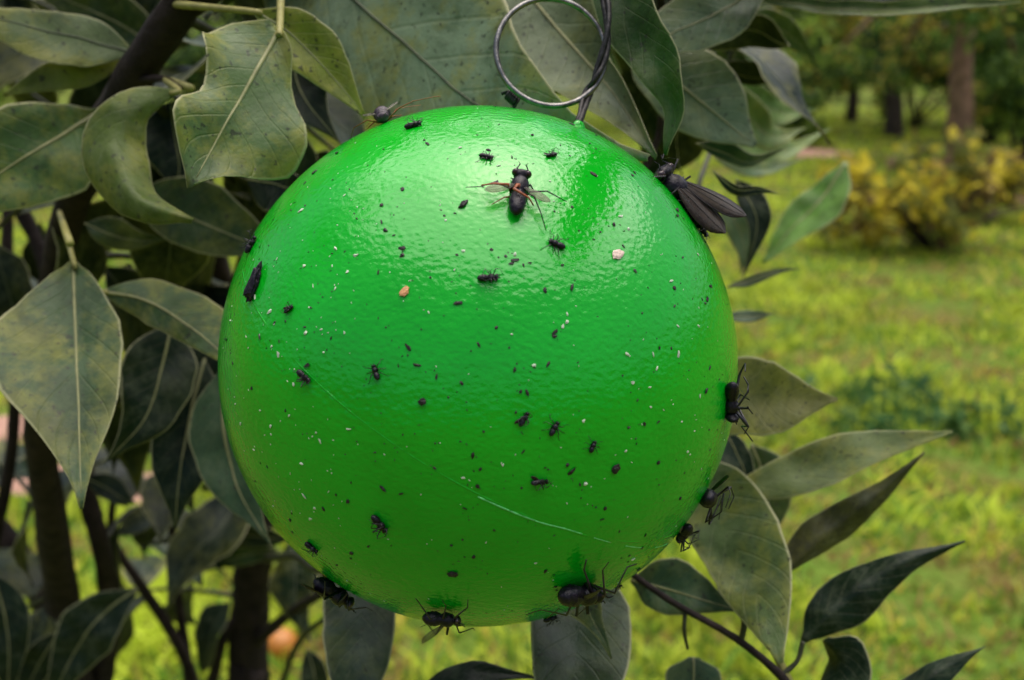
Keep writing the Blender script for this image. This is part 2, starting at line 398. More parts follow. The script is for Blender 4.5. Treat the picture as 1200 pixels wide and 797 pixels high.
orchard_tree(g, .135, 2.6, 4, crown_ring(1, 6, 1.6, 1.9, 3.2, .95) + [(-1.5, .6, 1.35, .8, .7, .55), (1.0, .8, 1.1, .8, .6, .6), (-.4, 1.3, 1.3, .8, .6, .5)], 'orchard tree with thick reddish brown trunk behind the yellow bush', M_TRB, 8000, .11, [G_D, G_M, G_M, G_L, G_Y], 21, (-.12, .1), OG)
g = G(997, 142)
orchard_tree(g, .11, 1.5, 3, crown_ring(2, 8, 1.9, 1.1, 2.6, .95), 'small orchard tree with thin dark trunk in the bright glade', M_TRD, 7000, .13, [G_D, G_D, G_M, G_L], 22, (-.1, 0), OG)
g = G(1047, 160)
orchard_tree(g, .15, 1.35, 3, crown_ring(3, 8, 1.6, 1.05, 2.5, .9), 'dark trunked orchard tree between the thin trunk and the reddish trunk', M_TRD, 6500, .13, [G_D, G_M, G_M, G_L, G_Y], 23, (-.2, .1), OG)
g = G(1184, 152)
orchard_tree(g, .15, 1.5, 3, crown_ring(4, 8, 1.7, 1.1, 2.6, .95), 'orchard tree with blue black trunk at the right border', M_TRN, 6500, .13, [G_D, G_D, G_M, G_L], 24, (.1, .1), OG)
far = [(-17, 24, 'broad dark orchard tree farthest out on the left'), (-11, 19, 'rounded orchard tree far left behind the citrus leaves'), (-5.5, 22, 'orchard tree behind the top left citrus branch'), (-1.5, 17, 'orchard tree hidden behind the big leaf above the ball'),
       (3.2, 20, 'low orchard tree left of the bright glade'), (8.5, 30, 'pale green orchard tree far behind the glade'), (5.0, 34, 'orchard tree closing the far end of the glade'), (13.5, 24, 'dark orchard tree beyond the reddish trunk'), (19, 22, 'broad orchard tree outside the right border')]
for i, (x, y, lab) in enumerate(far):
    orchard_tree((x, y, 0), .14, 1.1, 3, crown_ring(30 + i, 9, 2.1, .9, 2.6, 1.2), lab, M_TRD, 5200, .17, [G_D, G_M, G_D, G_L], 40 + i, (0, 0), OG)
wood = leaf_mass('far_wood', [((x, 46 + 3 * math.sin(x * 1.3), rng.choice([.5, .8, 1.5, 3, 4.5, 6]) + rng.random()), (2.2, 1.6, 1.3)) for x in np.linspace(-50, 50, 150)], 60000, .45, [G_D, G_D, G_M, G_M, G_L], None, 77)
tag(wood, 'far wood closing the view behind the orchard', 'wood', kind='stuff')

def shrub(px, py, hh, rr_, seed, label, mats):
    c = G(px, py); t = empty('shrub', c); tag(t, label, 'shrub', 'shrubs under the orchard trees'); r = random.Random(seed); cl = []
    for k in range(12):
        e = c + Vector((r.uniform(-rr_, rr_), r.uniform(-rr_, rr_) * .7, hh * r.uniform(.25, 1))); cl.append((e, (rr_ * .42, rr_ * .4, hh * .2)))
        if k < 7: tube('stem', [c + Vector((r.uniform(-.2, .2) * rr_, 0, -.05)), c.lerp(e, .5) + Vector((r.uniform(-.15, .15), 0, .08)), e], [.035, .025, .010], M_TRD, t, 7, 5)
    leaf_mass('foliage', cl, 2600, .11, mats, t, seed)
for i, (px, py, hh, rr_, lab) in enumerate([(868, 150, 1.7, .9, 'dark shrub in the tangle just right of the near leaves'), (928, 118, 1.9, 1.0, 'tall shrub at the left side of the glade'), (1072, 150, 1.8, .7, 'shrub with lime leaves between the two trunks'), (1155, 168, 1.6, .7, 'shrub beside the foot of the reddish trunk'), (1200, 190, 1.5, .8, 'shrub at the right border above the bramble'), (1040, 104, 2.2, 1.5, 'broad shrub closing the back of the glade'), (985, 96, 2.4, 1.6, 'dark tall shrub far behind the thin trunk'), (905, 170, .8, .6, 'low pale shrub beside the bare soil strip'), (1110, 120, 2.2, 1.3, 'dense shrub behind the reddish trunk')]):
    shrub(px, py, hh, rr_, 60 + i, lab, [[G_D, G_M, G_L], [G_D, G_D, G_M], [G_M, G_L, G_Y], [G_M, G_D, G_L]][i % 4])
# the yellow bush in front of the reddish trunk
def yellow_bush():
    c = G(1090, 292); b = empty('yellow_bush', c); tag(b, 'low bush of yellow and ochre leaves on the lawn', 'bush')
    r = random.Random(8); cl = []
    for k in range(34):
        a = r.uniform(0, 6.28); q = r.uniform(.1, 1)
        e = c + Vector((math.cos(a) * 1.0 * q, .55 * math.sin(a) * q, r.uniform(.08, .72) * (1.1 - .3 * q)))
        cl.append((e, (.15, .15, .11)))
        tube('stem', [c + Vector((r.uniform(-.08, .08), r.uniform(-.06, .06), -.03)), c.lerp(e, .5) + Vector((0, 0, .08)), e], [.012, .008, .004], M_TRD, b, 6, 5)
    leaf_mass('foliage', cl, 1500, .105, [B_Y, B_Y, B_Y, B_G, B_B, B_O, B_G], b, 9)
    c = G(1215, 262); b2 = empty('bramble_bush', c); tag(b2, 'brown bramble with bare arching stems at the right border', 'bush')
    cl = []
    for k in range(9):
        e = c + Vector((r.uniform(-.75, .5), r.uniform(-.3, .3), r.uniform(.2, .55)))
        tube('stem', [c + Vector((r.uniform(-.06, .06), 0, -.03)), c.lerp(e, .5) + Vector((0, 0, .22)), e], [.022, .016, .008], M_TRD, b2, 8, 5)
        cl.append((e, (.2, .2, .14)))
    leaf_mass('foliage', cl, 1600, .075, [B_B, B_O, B_Y, B_G], b2, 10)
yellow_bush()
# broad-leaved weeds in the grass right of the ball
M_WEED = mat_blade('weed_green', (.045, .115, .030)); M_WEED2 = mat_blade('weed_blue_green', (.06, .13, .055))
def weeds(px, py, rx, ry, n, seed, label):
    c = G(px, py); r = random.Random(seed); cl = []
    for k in range(26):
        cl.append((c + Vector((r.uniform(-rx, rx), r.uniform(-ry, ry), .035)), (.07, .07, .04)))
    o = leaf_mass('weeds', cl, n, .055, [M_WEED, M_WEED2, G_M], None, seed); tag(o, label, 'weeds', kind='stuff')
weeds(1060, 490, .40, .24, 620, 3, 'dark broad leaved weeds growing in the lawn right of the ball')
weeds(985, 470, .35, .22, 300, 4, 'dark weeds showing between the right leaves and the ball')

# orange on the grass, lower left
def orange():
    c = G(330, 770) + Vector((0, 0, .036)); t = empty('orange_fruit', c); tag(t, 'ripe orange lying in the grass below the tree at lower left', 'orange')
    bm = bmesh.new(); bmesh.ops.create_uvsphere(bm, u_segments=32, v_segments=20, radius=.040)
    for v in bm.verts:
        v.co.z *= .93; v.co *= 1 + .012 * mnoise.noise(v.co * 60)
    me = bpy.data.meshes.new('peel'); bm.to_mesh(me); bm.free(); me.polygons.foreach_set('use_smooth', [True] * len(me.polygons))
    link('peel', me, simple('orange_peel', (.36, .13, .012), .45, .2, 90, .5, .3), t)
    V = [(0, 0, .039)] + [(math.cos(a) * q, math.sin(a) * q, .0375) for k in range(10) for a, q in [(k * math.pi / 5, .007 if k % 2 else .004)]]
    F = [(0, 1 + k, 1 + (k + 1) % 10) for k in range(10)]
    link('calyx', mesh('calyx', V, F), M_TWIG, t)
orange()
#LEAVES
# ------------------------------------------------------------------ the citrus tree
TREE = empty('citrus_tree', (-.30, .52, 0))
tag(TREE, 'citrus tree with broad dusty leaves all round the hanging green ball', 'tree')
TB = Vector(TREE.location)
PROF = [0, .42, .76, .94, 1, .97, .88, .74, .54, .30, .12, 0]
def leaf_surface(mid, wl, wr, roll=0, fl=10, fr=10, cup=0, wave=(0, 2, 0), th=.0003, n=22, view=None, crinkle=.0006, seed=0):
    """verts, faces, uvs of a leaf blade with thickness; mid = world midrib points"""
    m = spline(mid, n); hw = (-1, -.96, -.72, -.48, -.22, 0, .22, .48, .72, .96, 1); nc = len(hw)
    T = [(m[min(i + 1, n - 1)] - m[max(i - 1, 0)]).normalized() for i in range(n)]
    top, bot, UV = [], [], []
    for i in range(n):
        t = i / (n - 1)
        Vw = (CAMP - m[i]).normalized() if view is None else view
        Sd = T[i].cross(Vw)
        Sd.normalize(); N = Sd.cross(T[i]).normalized()
        a = R_(interp(roll, t) if isinstance(roll, (list, tuple)) else roll)
        S2 = Sd * math.cos(a) + N * math.sin(a); N2 = N * math.cos(a) - Sd * math.sin(a)
        f1 = interp(fl, t) if isinstance(fl, (list, tuple)) else fl
        f2 = interp(fr, t) if isinstance(fr, (list, tuple)) else fr
        cu = interp(cup, t) if isinstance(cup, (list, tuple)) else cup
        for s in hw:
            wd = interp(wl if s < 0 else wr, t) * (1 + .07 * mnoise.noise(Vector((t * 7 + seed * .37, s * 1.2, seed * .11))) + .03 * mnoise.noise(Vector((t * 22, s + seed, 0)))); ff = f1 if s < 0 else f2
            x = z = 0; k = 5
            for j in range(k):
                q = (j + .5) / k * abs(s); an = R_(ff + cu * q * 1.6)
                x += math.cos(an) * abs(s) / k; z += math.sin(an) * abs(s) / k
            p = m[i] + S2 * (wd * x * (1 if s >= 0 else -1)) + N2 * (wd * z)
            if wave[0]: p += N2 * (wave[0] * s * s * math.sin(2 * math.pi * wave[1] * t + wave[2] + (1.9 if s > 0 else 0)))
            p += N2 * crinkle * mnoise.noise(p * 130 + Vector((seed, 0, 0))) * 2
            nrm = (N2 * math.cos(R_(ff)) - S2 * (1 if s >= 0 else -1) * math.sin(R_(ff)))
            e = .5 if abs(s) < 1 else .15
            top.append(p + nrm * th * e); bot.append(p - nrm * th * e); UV.append((t, (s + 1) / 2))
    F = []
    o = n * nc
    for i in range(n - 1):
        for k in range(nc - 1):
            a, b, c, d = i * nc + k, i * nc + k + 1, (i + 1) * nc + k + 1, (i + 1) * nc + k
            F += [(a, b, c, d), (o + d, o + c, o + b, o + a)]
    for i in range(n - 1):
        a, d = i * nc, (i + 1) * nc; F.append((a, d, o + d, o + a))
        a, d = i * nc + nc - 1, (i + 1) * nc + nc - 1; F.append((d, a, o + a, o + d))
    for k in range(nc - 1):
        F.append((k + 1, k, o + k, o + k + 1)); q = (n - 1) * nc; F.append((q + k, q + k + 1, o + q + k + 1, o + q + k))
    return top + bot, F, UV + UV, [top[i * nc + 5] for i in range(n)]
DUSTY, DARK_SHADE, YEL, FRESH, OLIVE, SLATE = (.072, .130, .042), (.007, .020, .007), (.20, .23, .032), (.08, .18, .02), (.034, .066, .016), (.048, .092, .046)  # near-black second green: shade between the leaves put into the colour
def px_leaf(pts, wl, wr, col=DUSTY, yel=.5, roll=0, fl=10, fr=10, cup=0, wave=(0, 2, 0), petiole=None, label=None, rib=True, th=.0003, ribmat=None, seed=None, crinkle=.0007):
    """pts = [(px, py, depth)...] base -> tip; half widths in photograph pixels left / right of travel"""
    mid = [P(*p) for p in pts]; d = sum(p[2] for p in pts) / len(pts); k = d / FPX
    wl = [x * k for x in (wl if isinstance(wl, (list, tuple)) else [wl * q for q in PROF])]
    wr = [x * k for x in (wr if isinstance(wr, (list, tuple)) else [wr * q for q in PROF])]
    sd = seed if seed is not None else int(pts[0][0] * 7 + pts[0][1])
    V, F, UV, m = leaf_surface(mid, wl, wr, roll, fl, fr, cup, wave, th, seed=sd, crinkle=crinkle)
    c = m[len(m) // 2].copy(); m0 = [P(*q) for q in pts][0]
    o = link('leaf', mesh('leaf', [v - c for v in V], F, True, UV), M_LEAF, TREE); o.location = c - TB
    o.color = (*col, yel)
    if label: o['label'] = label
    if rib:
        r0 = max(.00022, min(.0006, max(wl) * .05))
        Vt, Ft = tube_geo([p - c for p in m[:-1]], [r0, r0 * .8, r0 * .5, r0 * .2], 6)
        link('midrib', mesh('midrib', Vt, Ft), ribmat or M_RIB, o)
    if petiole:
        pp = [P(*q) for q in petiole] + [m0, m[1]]
        Vt, Ft = tube_geo([p - c for p in spline(pp, 10)], [.0010, .0008, .0006], 7)
        link('petiole', mesh('petiole', Vt, Ft), M_PET if yel > .3 else M_TWIG, o)
    return o
def px_branch(name, pts, rpx, mat=None, n=24, seg=10, bump=.25, freq=240):
    """pts (px,py,depth) with radii in pixels; or Vectors"""
    w_ = [P(*p) if not isinstance(p, Vector) else p for p in pts]
    dm = [p[2] if not isinstance(p, Vector) else .8 for p in pts]
    rr = [r * d / FPX for r, d in zip(rpx, dm)]
    sp = spline(w_, n); rad = [interp(rr, i / (n - 1)) for i in range(n)]
    V, F = tube_geo([p - TB for p in sp], rad, seg, bump, freq)
    return link(name, mesh(name, V, F), mat or M_BARK, TREE)

# stems, branches and twigs ------------------------------------------------------
px_branch('trunk', [TB + Vector((0, 0, -.08)), TB + Vector((.01, -.02, .35)), (105, 1000, .52), (86, 800, .50), (72, 690, .47), (58, 600, .42), (45, 500, .38), (52, 400, .35), (68, 300, .33), (100, 190, .30), (155, 95, .26), (205, 15, .24), (262, -90, .23), (330, -220, .23)],
          [24, 22, 22, 21, 20, 18, 17, 16, 17, 20, 21, 22, 22, 18], n=60)
px_branch('branch', [TB + Vector((-.01, .01, .3)), (80, 850, .56), (70, 740, .55), (25, 660, .55), (-30, 590, .55), (-90, 480, .55), (-130, 300, .52)], [20, 20, 18, 17, 15, 13, 11], n=40)
px_branch('branch', [(112, 820, .52), (130, 720, .50), (118, 640, .47), (104, 585, .46), (88, 470, .45), (60, 330, .44), (20, 240, .44), (-40, 160, .42)], [14, 13, 11, 11, 10, 9, 9, 8], n=40)
px_branch('branch', [TB + Vector((.05, .03, .25)), (286, 900, .62), (292, 790, .60), (294, 700, .58), (300, 620, .55), (296, 500, .50), (270, 380, .46), (240, 240, .42), (215, 120, .38)], [24, 24, 23, 22, 20, 17, 14, 12, 9], n=44)
px_branch('branch', [(-8, 640, .5), (12, 540, .48), (18, 430, .46), (8, 300, .46), (14, 150, .46)], [7, 7, 7, 7, 6], n=24)
for pts, rr in (([(236, 830, .62), (212, 760, .60), (168, 690, .58), (132, 630, .56), (136, 560, .54)], [8, 7, 6, 5, 4]),
                ([(222, 800, .62), (214, 735, .60), (203, 650, .58), (200, 560, .55), (190, 430, .5)], [7, 6, 5, 5, 5]),
                ([(246, 810, .6), (262, 748, .58), (284, 710, .58)], [7, 6, 4]),
                ([(292, 760, .6), (345, 715, .52), (390, 690, .42), (470, 660, .33), (560, 610, .28)], [7, 6, 6, 5, 5]),
                ([(330, 800, .55), (352, 750, .5), (400, 712, .42)], [4, 4, 3]),
                ([(310, 655, .54), (345, 652, .40), (372, 668, .34), (410, 650, .30)], [5, 5, 5, 4]),
                ([(150, 95, .26), (190, 92, .245), (212, 104, .24)], [6, 4, 3]),
                ([(470, 560, .30), (640, 600, .26), (750, 680, .235), (800, 713, .232), (862, 748, .23), (920, 797, .225), (1010, 900, .22)], [4, 4, 4, 4, 4.5, 5.5, 7]),
                ([(803, 715, .232), (802, 740, .232), (806, 760, .235)], [3, 2.5, 2]),
                ([(868, 752, .23), (872, 735, .229), (871, 722, .229)], [4, 3.5, 3.5]),
                ([(915, 792, .226), (934, 775, .226), (941, 752, .226)], [3.5, 3, 3]),
                ([(300, 480, .40), (420, 470, .33), (600, 480, .29), (760, 530, .27), (870, 582, .262)], [9, 8, 6, 4, 3]),
                ([(215, 10, .24), (400, -110, .21), (560, -170, .20), (720, -200, .195), (900, -180, .20), (1100, -90, .24), (1320, -60, .3)], [16, 14, 12, 11, 9, 7, 4]),
                ([(720, -200, .2), (770, -40, .25), (776, 80, .28), (772, 160, .29), (745, 235, .29), (780, 330, .29), (812, 440, .28), (810, 560, .26)], [6, 5, 4, 4, 3.5, 3, 3])):
    px_branch('twig', pts, rr, M_TWIG if max(rr) < 6 else M_BARK, 22, 7, .15)

# leaves that can be told apart in the photograph ----------------------------------
# the ruffled sharp leaf left of the ball
px_leaf([(328, 34, .208), (300, 84, .203), (266, 142, .196), (224, 218, .188)], [2, 22, 36, 46, 62, 82, 94, 92, 66, 28, 3], [16, 54, 68, 72, 66, 54, 46, 56, 56, 30, 4], (.095, .145, .055), .85, roll=-8,
        fl=[0, 5, -5, -10, 5], fr=[5, 5, 30, 30, 15], cup=-6, wave=(.0018, 2.2, .6), petiole=[(330, -40, .225)], label='ruffled grey green leaf with S shaped pale margin left of the ball')
# big pale leaf above the ball with the long oblique midrib, reaching the fly on the right
px_leaf([(300, -190, .285), (360, -60, .262), (415, 0, .248), (485, 60, .237), (555, 120, .225), (655, 165, .211), (758, 186, .198)],
        [5, 90, 150, 162, 148, 128, 118, 100, 74, 44, 20, 3], [5, 60, 88, 96, 95, 92, 88, 80, 65, 40, 16, 3], (.22, .29, .19), .85, roll=-14, fl=-4, fr=6, cup=0, wave=(.0012, 2.6, .5), label='big grey green leaf with oblique midrib above the ball', ribmat=M_RIBD)
px_leaf([(300, 14, .216), (340, 40, .216), (385, 85, .217), (428, 138, .218)], [4, 18, 32, 36, 28, 14, 2], [4, 18, 30, 34, 24, 12, 2], YEL, .9, roll=10, fl=15, fr=15, petiole=[(205, 5, .235), (240, 8, .225)], label='yellowish leaf on a pale yellow stalk')
# right of the ring
px_leaf([(575, -60, .255), (648, 28, .243), (715, 105, .228), (769, 184, .206)], [5, 40, 60, 60, 52, 40, 18, 3], [5, 46, 80, 92, 84, 56, 20, 2], (.17, .21, .12), .5, roll=4, fl=[5, 10, 35, 30], fr=5, cup=[10, 10, 40, 30], wave=(.0008, 1.5, 0), label='grey leaf with a dark hollow behind the ring')
px_leaf([(706, -60, .205), (738, 15, .200), (776, 82, .195), (788, 130, .194), (781, 182, .195)], [30, 34, 36, 34, 27, 20, 12, 3], [30, 34, 36, 30, 22, 14, 8, 2], (.035, .085, .018), .12, roll=-30, fl=4, fr=24, cup=6, rib=False, label='narrow fresh green leaf curling down to the ball')
px_leaf([(905, -35, .26), (850, 10, .255), (790, 40, .25), (735, 72, .245)], [3, 20, 34, 40, 38, 28, 12, 2], [3, 24, 40, 46, 40, 30, 14, 2], (.14, .20, .115), .3, roll=-26, fl=8, fr=8, label='pale blue green leaf at the top right')
px_leaf([(925, 55, .30), (885, 36, .30), (840, 45, .295), (805, 62, .29)], 22, 26, DARK_SHADE, .1, roll=35, fl=10, fr=15)
px_leaf([(740, 60, .27), (790, 95, .265), (840, 135, .262), (885, 172, .26)], [4, 40, 52, 54, 50, 38, 20, 4], [4, 30, 40, 44, 44, 34, 18, 4], (.14, .20, .115), .3, roll=24, fl=4, fr=4, label='soft blue green leaf right of the hanging wire')
px_leaf([(925, 92, .33), (880, 90, .33), (850, 84, .33), (815, 88, .33)], 10, 20, DARK_SHADE, .05, roll=30, fl=5, fr=5)
px_leaf([(830, 90, .36), (870, 130, .37), (905, 160, .38), (945, 150, .39)], 22, 24, (.14, .21, .06), .6, roll=22)
px_leaf([(820, -30, .27), (920, 4, .265), (1040, 12, .26), (1195, 2, .26)], [3, 14, 22, 24, 22, 17, 10, 2], [2, 6, 9, 12, 14, 12, 8, 2], (.08, .13, .035), .2, roll=22, fl=10, fr=40, label='long leaf crossing the top right corner')
px_leaf([(860, -45, .25), (960, -22, .245), (1060, -14, .245), (1150, -18, .245)], 14, 26, DARK_SHADE, .05, roll=30)
px_leaf([(992, 190, .42), (962, 235, .42), (928, 268, .42), (894, 308, .42)], [3, 26, 34, 32, 24, 14, 2], [3, 14, 22, 24, 18, 10, 2], (.12, .26, .04), .1, roll=-25, fl=18, fr=10, label='fresh green leaf hanging over the lawn')
px_leaf([(862, 210, .30), (880, 240, .30), (886, 270, .30), (870, 330, .30)], 20, 16, DARK_SHADE, .05, roll=20)
px_leaf([(850, 338, .30), (880, 328, .30), (910, 318, .30), (940, 315, .30)], 5, 7, OLIVE, .2, roll=20)
px_leaf([(845, 372, .29), (870, 372, .29), (890, 370, .29), (908, 368, .29)], 9, 8, SLATE, .2, roll=30)
px_leaf([(815, 168, .28), (850, 180, .28), (880, 190, .28), (925, 172, .28)], 14, 8, SLATE, .3, roll=0)
px_leaf([(835, 200, .25), (862, 222, .25), (890, 222, .25), (915, 228, .25)], 5, 7, DARK_SHADE, .05, roll=0)
for bx in (([(850, 95, .42), (885, 118, .43), (915, 132, .44), (960, 128, .45)], 20, (.11, .20, .05)), ([(840, 150, .40), (880, 165, .42), (915, 178, .43), (975, 150, .45)], 18, (.14, .22, .06)), ([(835, 185, .38), (870, 196, .40), (900, 198, .41), (945, 186, .42)], 10, (.08, .14, .05)),
           ([(860, 50, .40), (890, 62, .41), (915, 84, .42), (930, 120, .43)], 20, (.07, .12, .04)), ([(870, 15, .36), (905, 30, .37), (930, 45, .38), (960, 75, .39)], 18, (.06, .11, .03)), ([(845, 235, .36), (862, 262, .36), (872, 290, .36), (868, 325, .36)], 15, (.09, .14, .06))):
    px_leaf(bx[0], bx[1], bx[1] * 1.15, bx[2], .4, roll=20 if bx[0][0][1] > 20 else 0, fl=8, fr=14)
px_branch('twig', [(812, 440, .28), (800, 330, .33), (815, 230, .36), (838, 160, .39), (852, 90, .40), (872, 10, .38), (900, -80, .36)], [3, 3, 3, 3, 3, 3, 3], M_TWIG, 22, 7, .15)
# right-hand leaves
px_leaf([(800, 470, .250), (860, 468, .245), (920, 470, .238), (981, 468, .232)], [4, 38, 50, 52, 46, 32, 14, 2], [4, 34, 46, 46, 44, 34, 15, 2], (.19, .18, .06), .8, roll=22, fl=8, fr=2, rib=False, label='dull tan leaf beside the right edge of the ball')
px_leaf([(848, 580, .262), (930, 556, .255), (1020, 528, .25), (1116, 507, .245)], [3, 16, 26, 30, 29, 22, 11, 2], [2, 18, 30, 32, 26, 16, 8, 1], (.13, .17, .06), .7, roll=26, fl=6, fr=12, rib=False, label='long pale leaf pointing right with yellow lower margin')
px_leaf([(915, 674, .25), (965, 628, .25), (1020, 585, .248), (1083, 530, .246)], [3, 22, 28, 26, 19, 12, 5, 1], [3, 12, 24, 30, 28, 20, 9, 1], (.06, .06, .028), .4, roll=10, fl=-14, fr=[-50, -62, -62, -50], rib=False, label='two toned leaf, tan above and black below its midrib')
px_leaf([(940, 752, .243), (985, 705, .243), (1050, 662, .243), (1132, 633, .243)], [3, 26, 36, 34, 24, 14, 6, 1], [3, 20, 34, 36, 28, 18, 8, 1], DARK_SHADE, .0, roll=12, fl=-30, fr=-38, rib=False, label='dark sickle shaped leaf pointing right over the lawn')
px_leaf([(968, 748, .236), (985, 775, .234), (970, 815, .232), (930, 880, .23)], [6, 30, 36, 36, 28, 12, 2], [6, 24, 32, 32, 24, 12, 2], DARK_SHADE, 0, roll=-38, fl=-20, fr=-25, rib=False)
px_leaf([(1010, 850, .23), (1060, 812, .23), (1110, 780, .23), (1155, 757, .23)], 20, 22, DARK_SHADE, 0, roll=20, fl=-25, fr=-30, rib=False)
px_leaf([(800, 545, .262), (840, 600, .248), (882, 680, .232), (916, 778, .214)], [4, 40, 56, 60, 56, 44, 24, 3], [4, 36, 44, 44, 42, 36, 20, 3], (.09, .13, .05), .6, roll=-8, fl=6, fr=6, rib=False, petiole=[(926, 800, .225)], label='pale mottled leaf behind the two flies on the lower right edge')
px_leaf([(740, 680, .246), (780, 690, .242), (820, 702, .24), (868, 716, .24)], [3, 26, 36, 36, 26, 12, 2], [3, 22, 28, 26, 18, 8, 2], SLATE, .3, roll=0, fl=5, fr=5, label='grey leaf under the lower right edge of the ball')
px_leaf([(880, 520, .30), (895, 560, .30), (900, 600, .30), (890, 660, .30)], 32, 30, OLIVE, .2, roll=15)
px_leaf([(848, 500, .275), (862, 530, .275), (872, 560, .275), (850, 590, .275)], 16, 26, DARK_SHADE, 0, roll=20)
px_leaf([(812, 770, .245), (812, 800, .243), (808, 850, .24), (800, 920, .24)], [6, 30, 34, 34, 26, 12, 2], [6, 30, 34, 34, 26, 12, 2], SLATE, .2, roll=10)
# below the ball
px_leaf([(690, 655, .236), (682, 715, .226), (672, 800, .21), (660, 900, .20)], [5, 40, 56, 62, 60, 44, 20, 3], [5, 38, 54, 60, 56, 44, 20, 3], (.030, .055, .030), .15, roll=8, fl=8, fr=8, rib=False, label='rounded slate green leaf below the ball')
px_leaf([(660, 690, .214), (684, 712, .212), (700, 735, .211), (718, 772, .210)], [8, 24, 26, 20, 13, 8, 4, 1], [8, 24, 26, 20, 13, 8, 4, 1], OLIVE, .6, roll=25, fl=10, fr=20)
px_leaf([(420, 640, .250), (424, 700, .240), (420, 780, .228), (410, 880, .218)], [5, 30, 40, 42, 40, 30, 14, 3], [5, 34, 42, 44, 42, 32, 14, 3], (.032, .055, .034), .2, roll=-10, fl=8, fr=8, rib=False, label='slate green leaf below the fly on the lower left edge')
px_leaf([(470, 830, .23), (530, 795, .228), (575, 788, .226), (640, 800, .225)], 16, 24, DARK_SHADE, 0, roll=40, rib=False)
# left-hand leaves
px_leaf([(158, 64, .262), (100, 47, .256), (30, 30, .25), (-70, 5, .245)], [3, 14, 26, 36, 40, 40, 34, 22, 8, 2], [3, 14, 26, 30, 28, 26, 22, 14, 6, 2], (.12, .16, .065), .75, roll=-24, fl=4, fr=8, petiole=[(172, 68, .262)], label='speckled pale leaf pointing left from the branch', ribmat=M_RIBD)
px_leaf([(160, 68, .265), (110, 78, .262), (60, 92, .258), (5, 112, .256)], [2, 10, 18, 20, 16, 8, 2], [2, 8, 14, 18, 18, 10, 2], YEL, .8, roll=-10, fl=4, fr=6, rib=False, petiole=[(172, 68, .264)])
px_leaf([(190, 60, .33), (140, 28, .33), (90, 5, .33), (20, -25, .33)], 34, 36, OLIVE, .3, roll=10)
px_leaf([(120, 128, .27), (70, 160, .255), (10, 196, .247), (-70, 250, .242)], [4, 30, 56, 66, 62, 50, 28, 4], [4, 20, 40, 56, 62, 56, 36, 5], (.07, .13, .038), .7, roll=-6, fl=6, fr=8, label='broad leaf with yellow blotches at the left border')
px_leaf([(210, 106, .236), (160, 128, .230), (132, 175, .226), (160, 232, .222), (226, 259, .219)], [2, 10, 18, 34, 42, 40, 30, 16, 4], [2, 16, 30, 44, 50, 44, 30, 16, 4], (.09, .13, .025), .6, roll=[10, 0, -8, 10, 20], fl=[10, 5, -25, -30], fr=[-10, -25, -35, -25], cup=[0, -10, -20, -10], rib=False, petiole=[(225, 104, .24), (192, 92, .245)], label='yellow green leaf cupped downward beside the branch')
px_leaf([(86, 304, .245), (88, 380, .232), (92, 480, .215), (95, 594, .200)], [3, 22, 36, 50, 54, 50, 42, 28, 12, 2], [3, 30, 60, 84, 92, 84, 62, 36, 14, 2], (.042, .082, .030), .65, roll=-4, fl=[28, 25, 18, 12], fr=[12, 8, 8, 8], cup=-4, petiole=[(82, 285, .226), (74, 262, .25), (70, 250, .31)], label='large drooping leaf with clear midrib at the left')
px_leaf([(120, 342, .262), (170, 352, .255), (225, 385, .245), (290, 440, .235)], [4, 22, 36, 44, 48, 46, 36, 12], [3, 14, 22, 24, 22, 18, 10, 3], (.045, .085, .025), .7, roll=-6, fl=[-35, -45, -40, -25], fr=8, petiole=[(95, 345, .28)], label='folded leaf with yellow lower margin touching the left of the ball')
px_leaf([(155, 225, .30), (210, 250, .295), (262, 272, .29), (330, 300, .285)], [3, 30, 46, 50, 42, 26, 3], [3, 24, 34, 36, 30, 18, 3], OLIVE, .45, roll=0)
px_leaf([(100, 262, .30), (130, 275, .30), (160, 282, .30), (200, 280, .30)], 22, 16, OLIVE, .5, roll=0)
px_leaf([(200, 380, .29), (190, 430, .285), (170, 490, .28), (120, 545, .275)], 40, 46, DARK_SHADE, .05, roll=10)
px_leaf([(240, 420, .30), (222, 490, .295), (210, 560, .29), (205, 625, .29)], 42, 40, DARK_SHADE, 0, roll=-10)
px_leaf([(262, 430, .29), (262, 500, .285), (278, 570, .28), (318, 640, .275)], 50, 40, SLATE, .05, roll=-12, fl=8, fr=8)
px_leaf([(345, 632, .50), (290, 628, .50), (235, 628, .50), (160, 640, .50)], 15, 18, DARK_SHADE, .1, roll=30)
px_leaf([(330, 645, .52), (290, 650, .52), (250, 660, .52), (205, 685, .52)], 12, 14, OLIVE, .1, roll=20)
px_leaf([(160, 690, .40), (120, 720, .40), (90, 760, .40), (55, 830, .40)], [3, 20, 32, 36, 30, 16, 3], [3, 16, 28, 34, 28, 16, 3], DARK_SHADE, .05, roll=-10)
px_leaf([(-10, 670, .4), (5, 720, .4), (10, 770, .4), (5, 860, .4)], 26, 24, DARK_SHADE, 0, roll=10)
px_leaf([(70, 740, .42), (50, 770, .42), (35, 800, .42), (15, 850, .42)], 18, 20, DARK_SHADE, 0, roll=0)
px_leaf([(100, 560, .42), (125, 572, .42), (145, 585, .42), (160, 590, .42)], 16, 12, DARK_SHADE, .05, roll=0)
px_leaf([(360, 760, .45), (368, 790, .45), (372, 830, .45), (374, 870, .45)], 16, 16, DARK_SHADE, .1, roll=0)
px_leaf([(350, 30, .27), (345, 80, .265), (360, 120, .26), (400, 170, .26)], 40, 46, DARK_SHADE, .05, roll=8)
px_leaf([(200, 120, .30), (205, 160, .30), (210, 195, .30), (205, 240, .30)], 42, 46, DARK_SHADE, 0, roll=0)  # near-black leaf standing in for the shaded interior
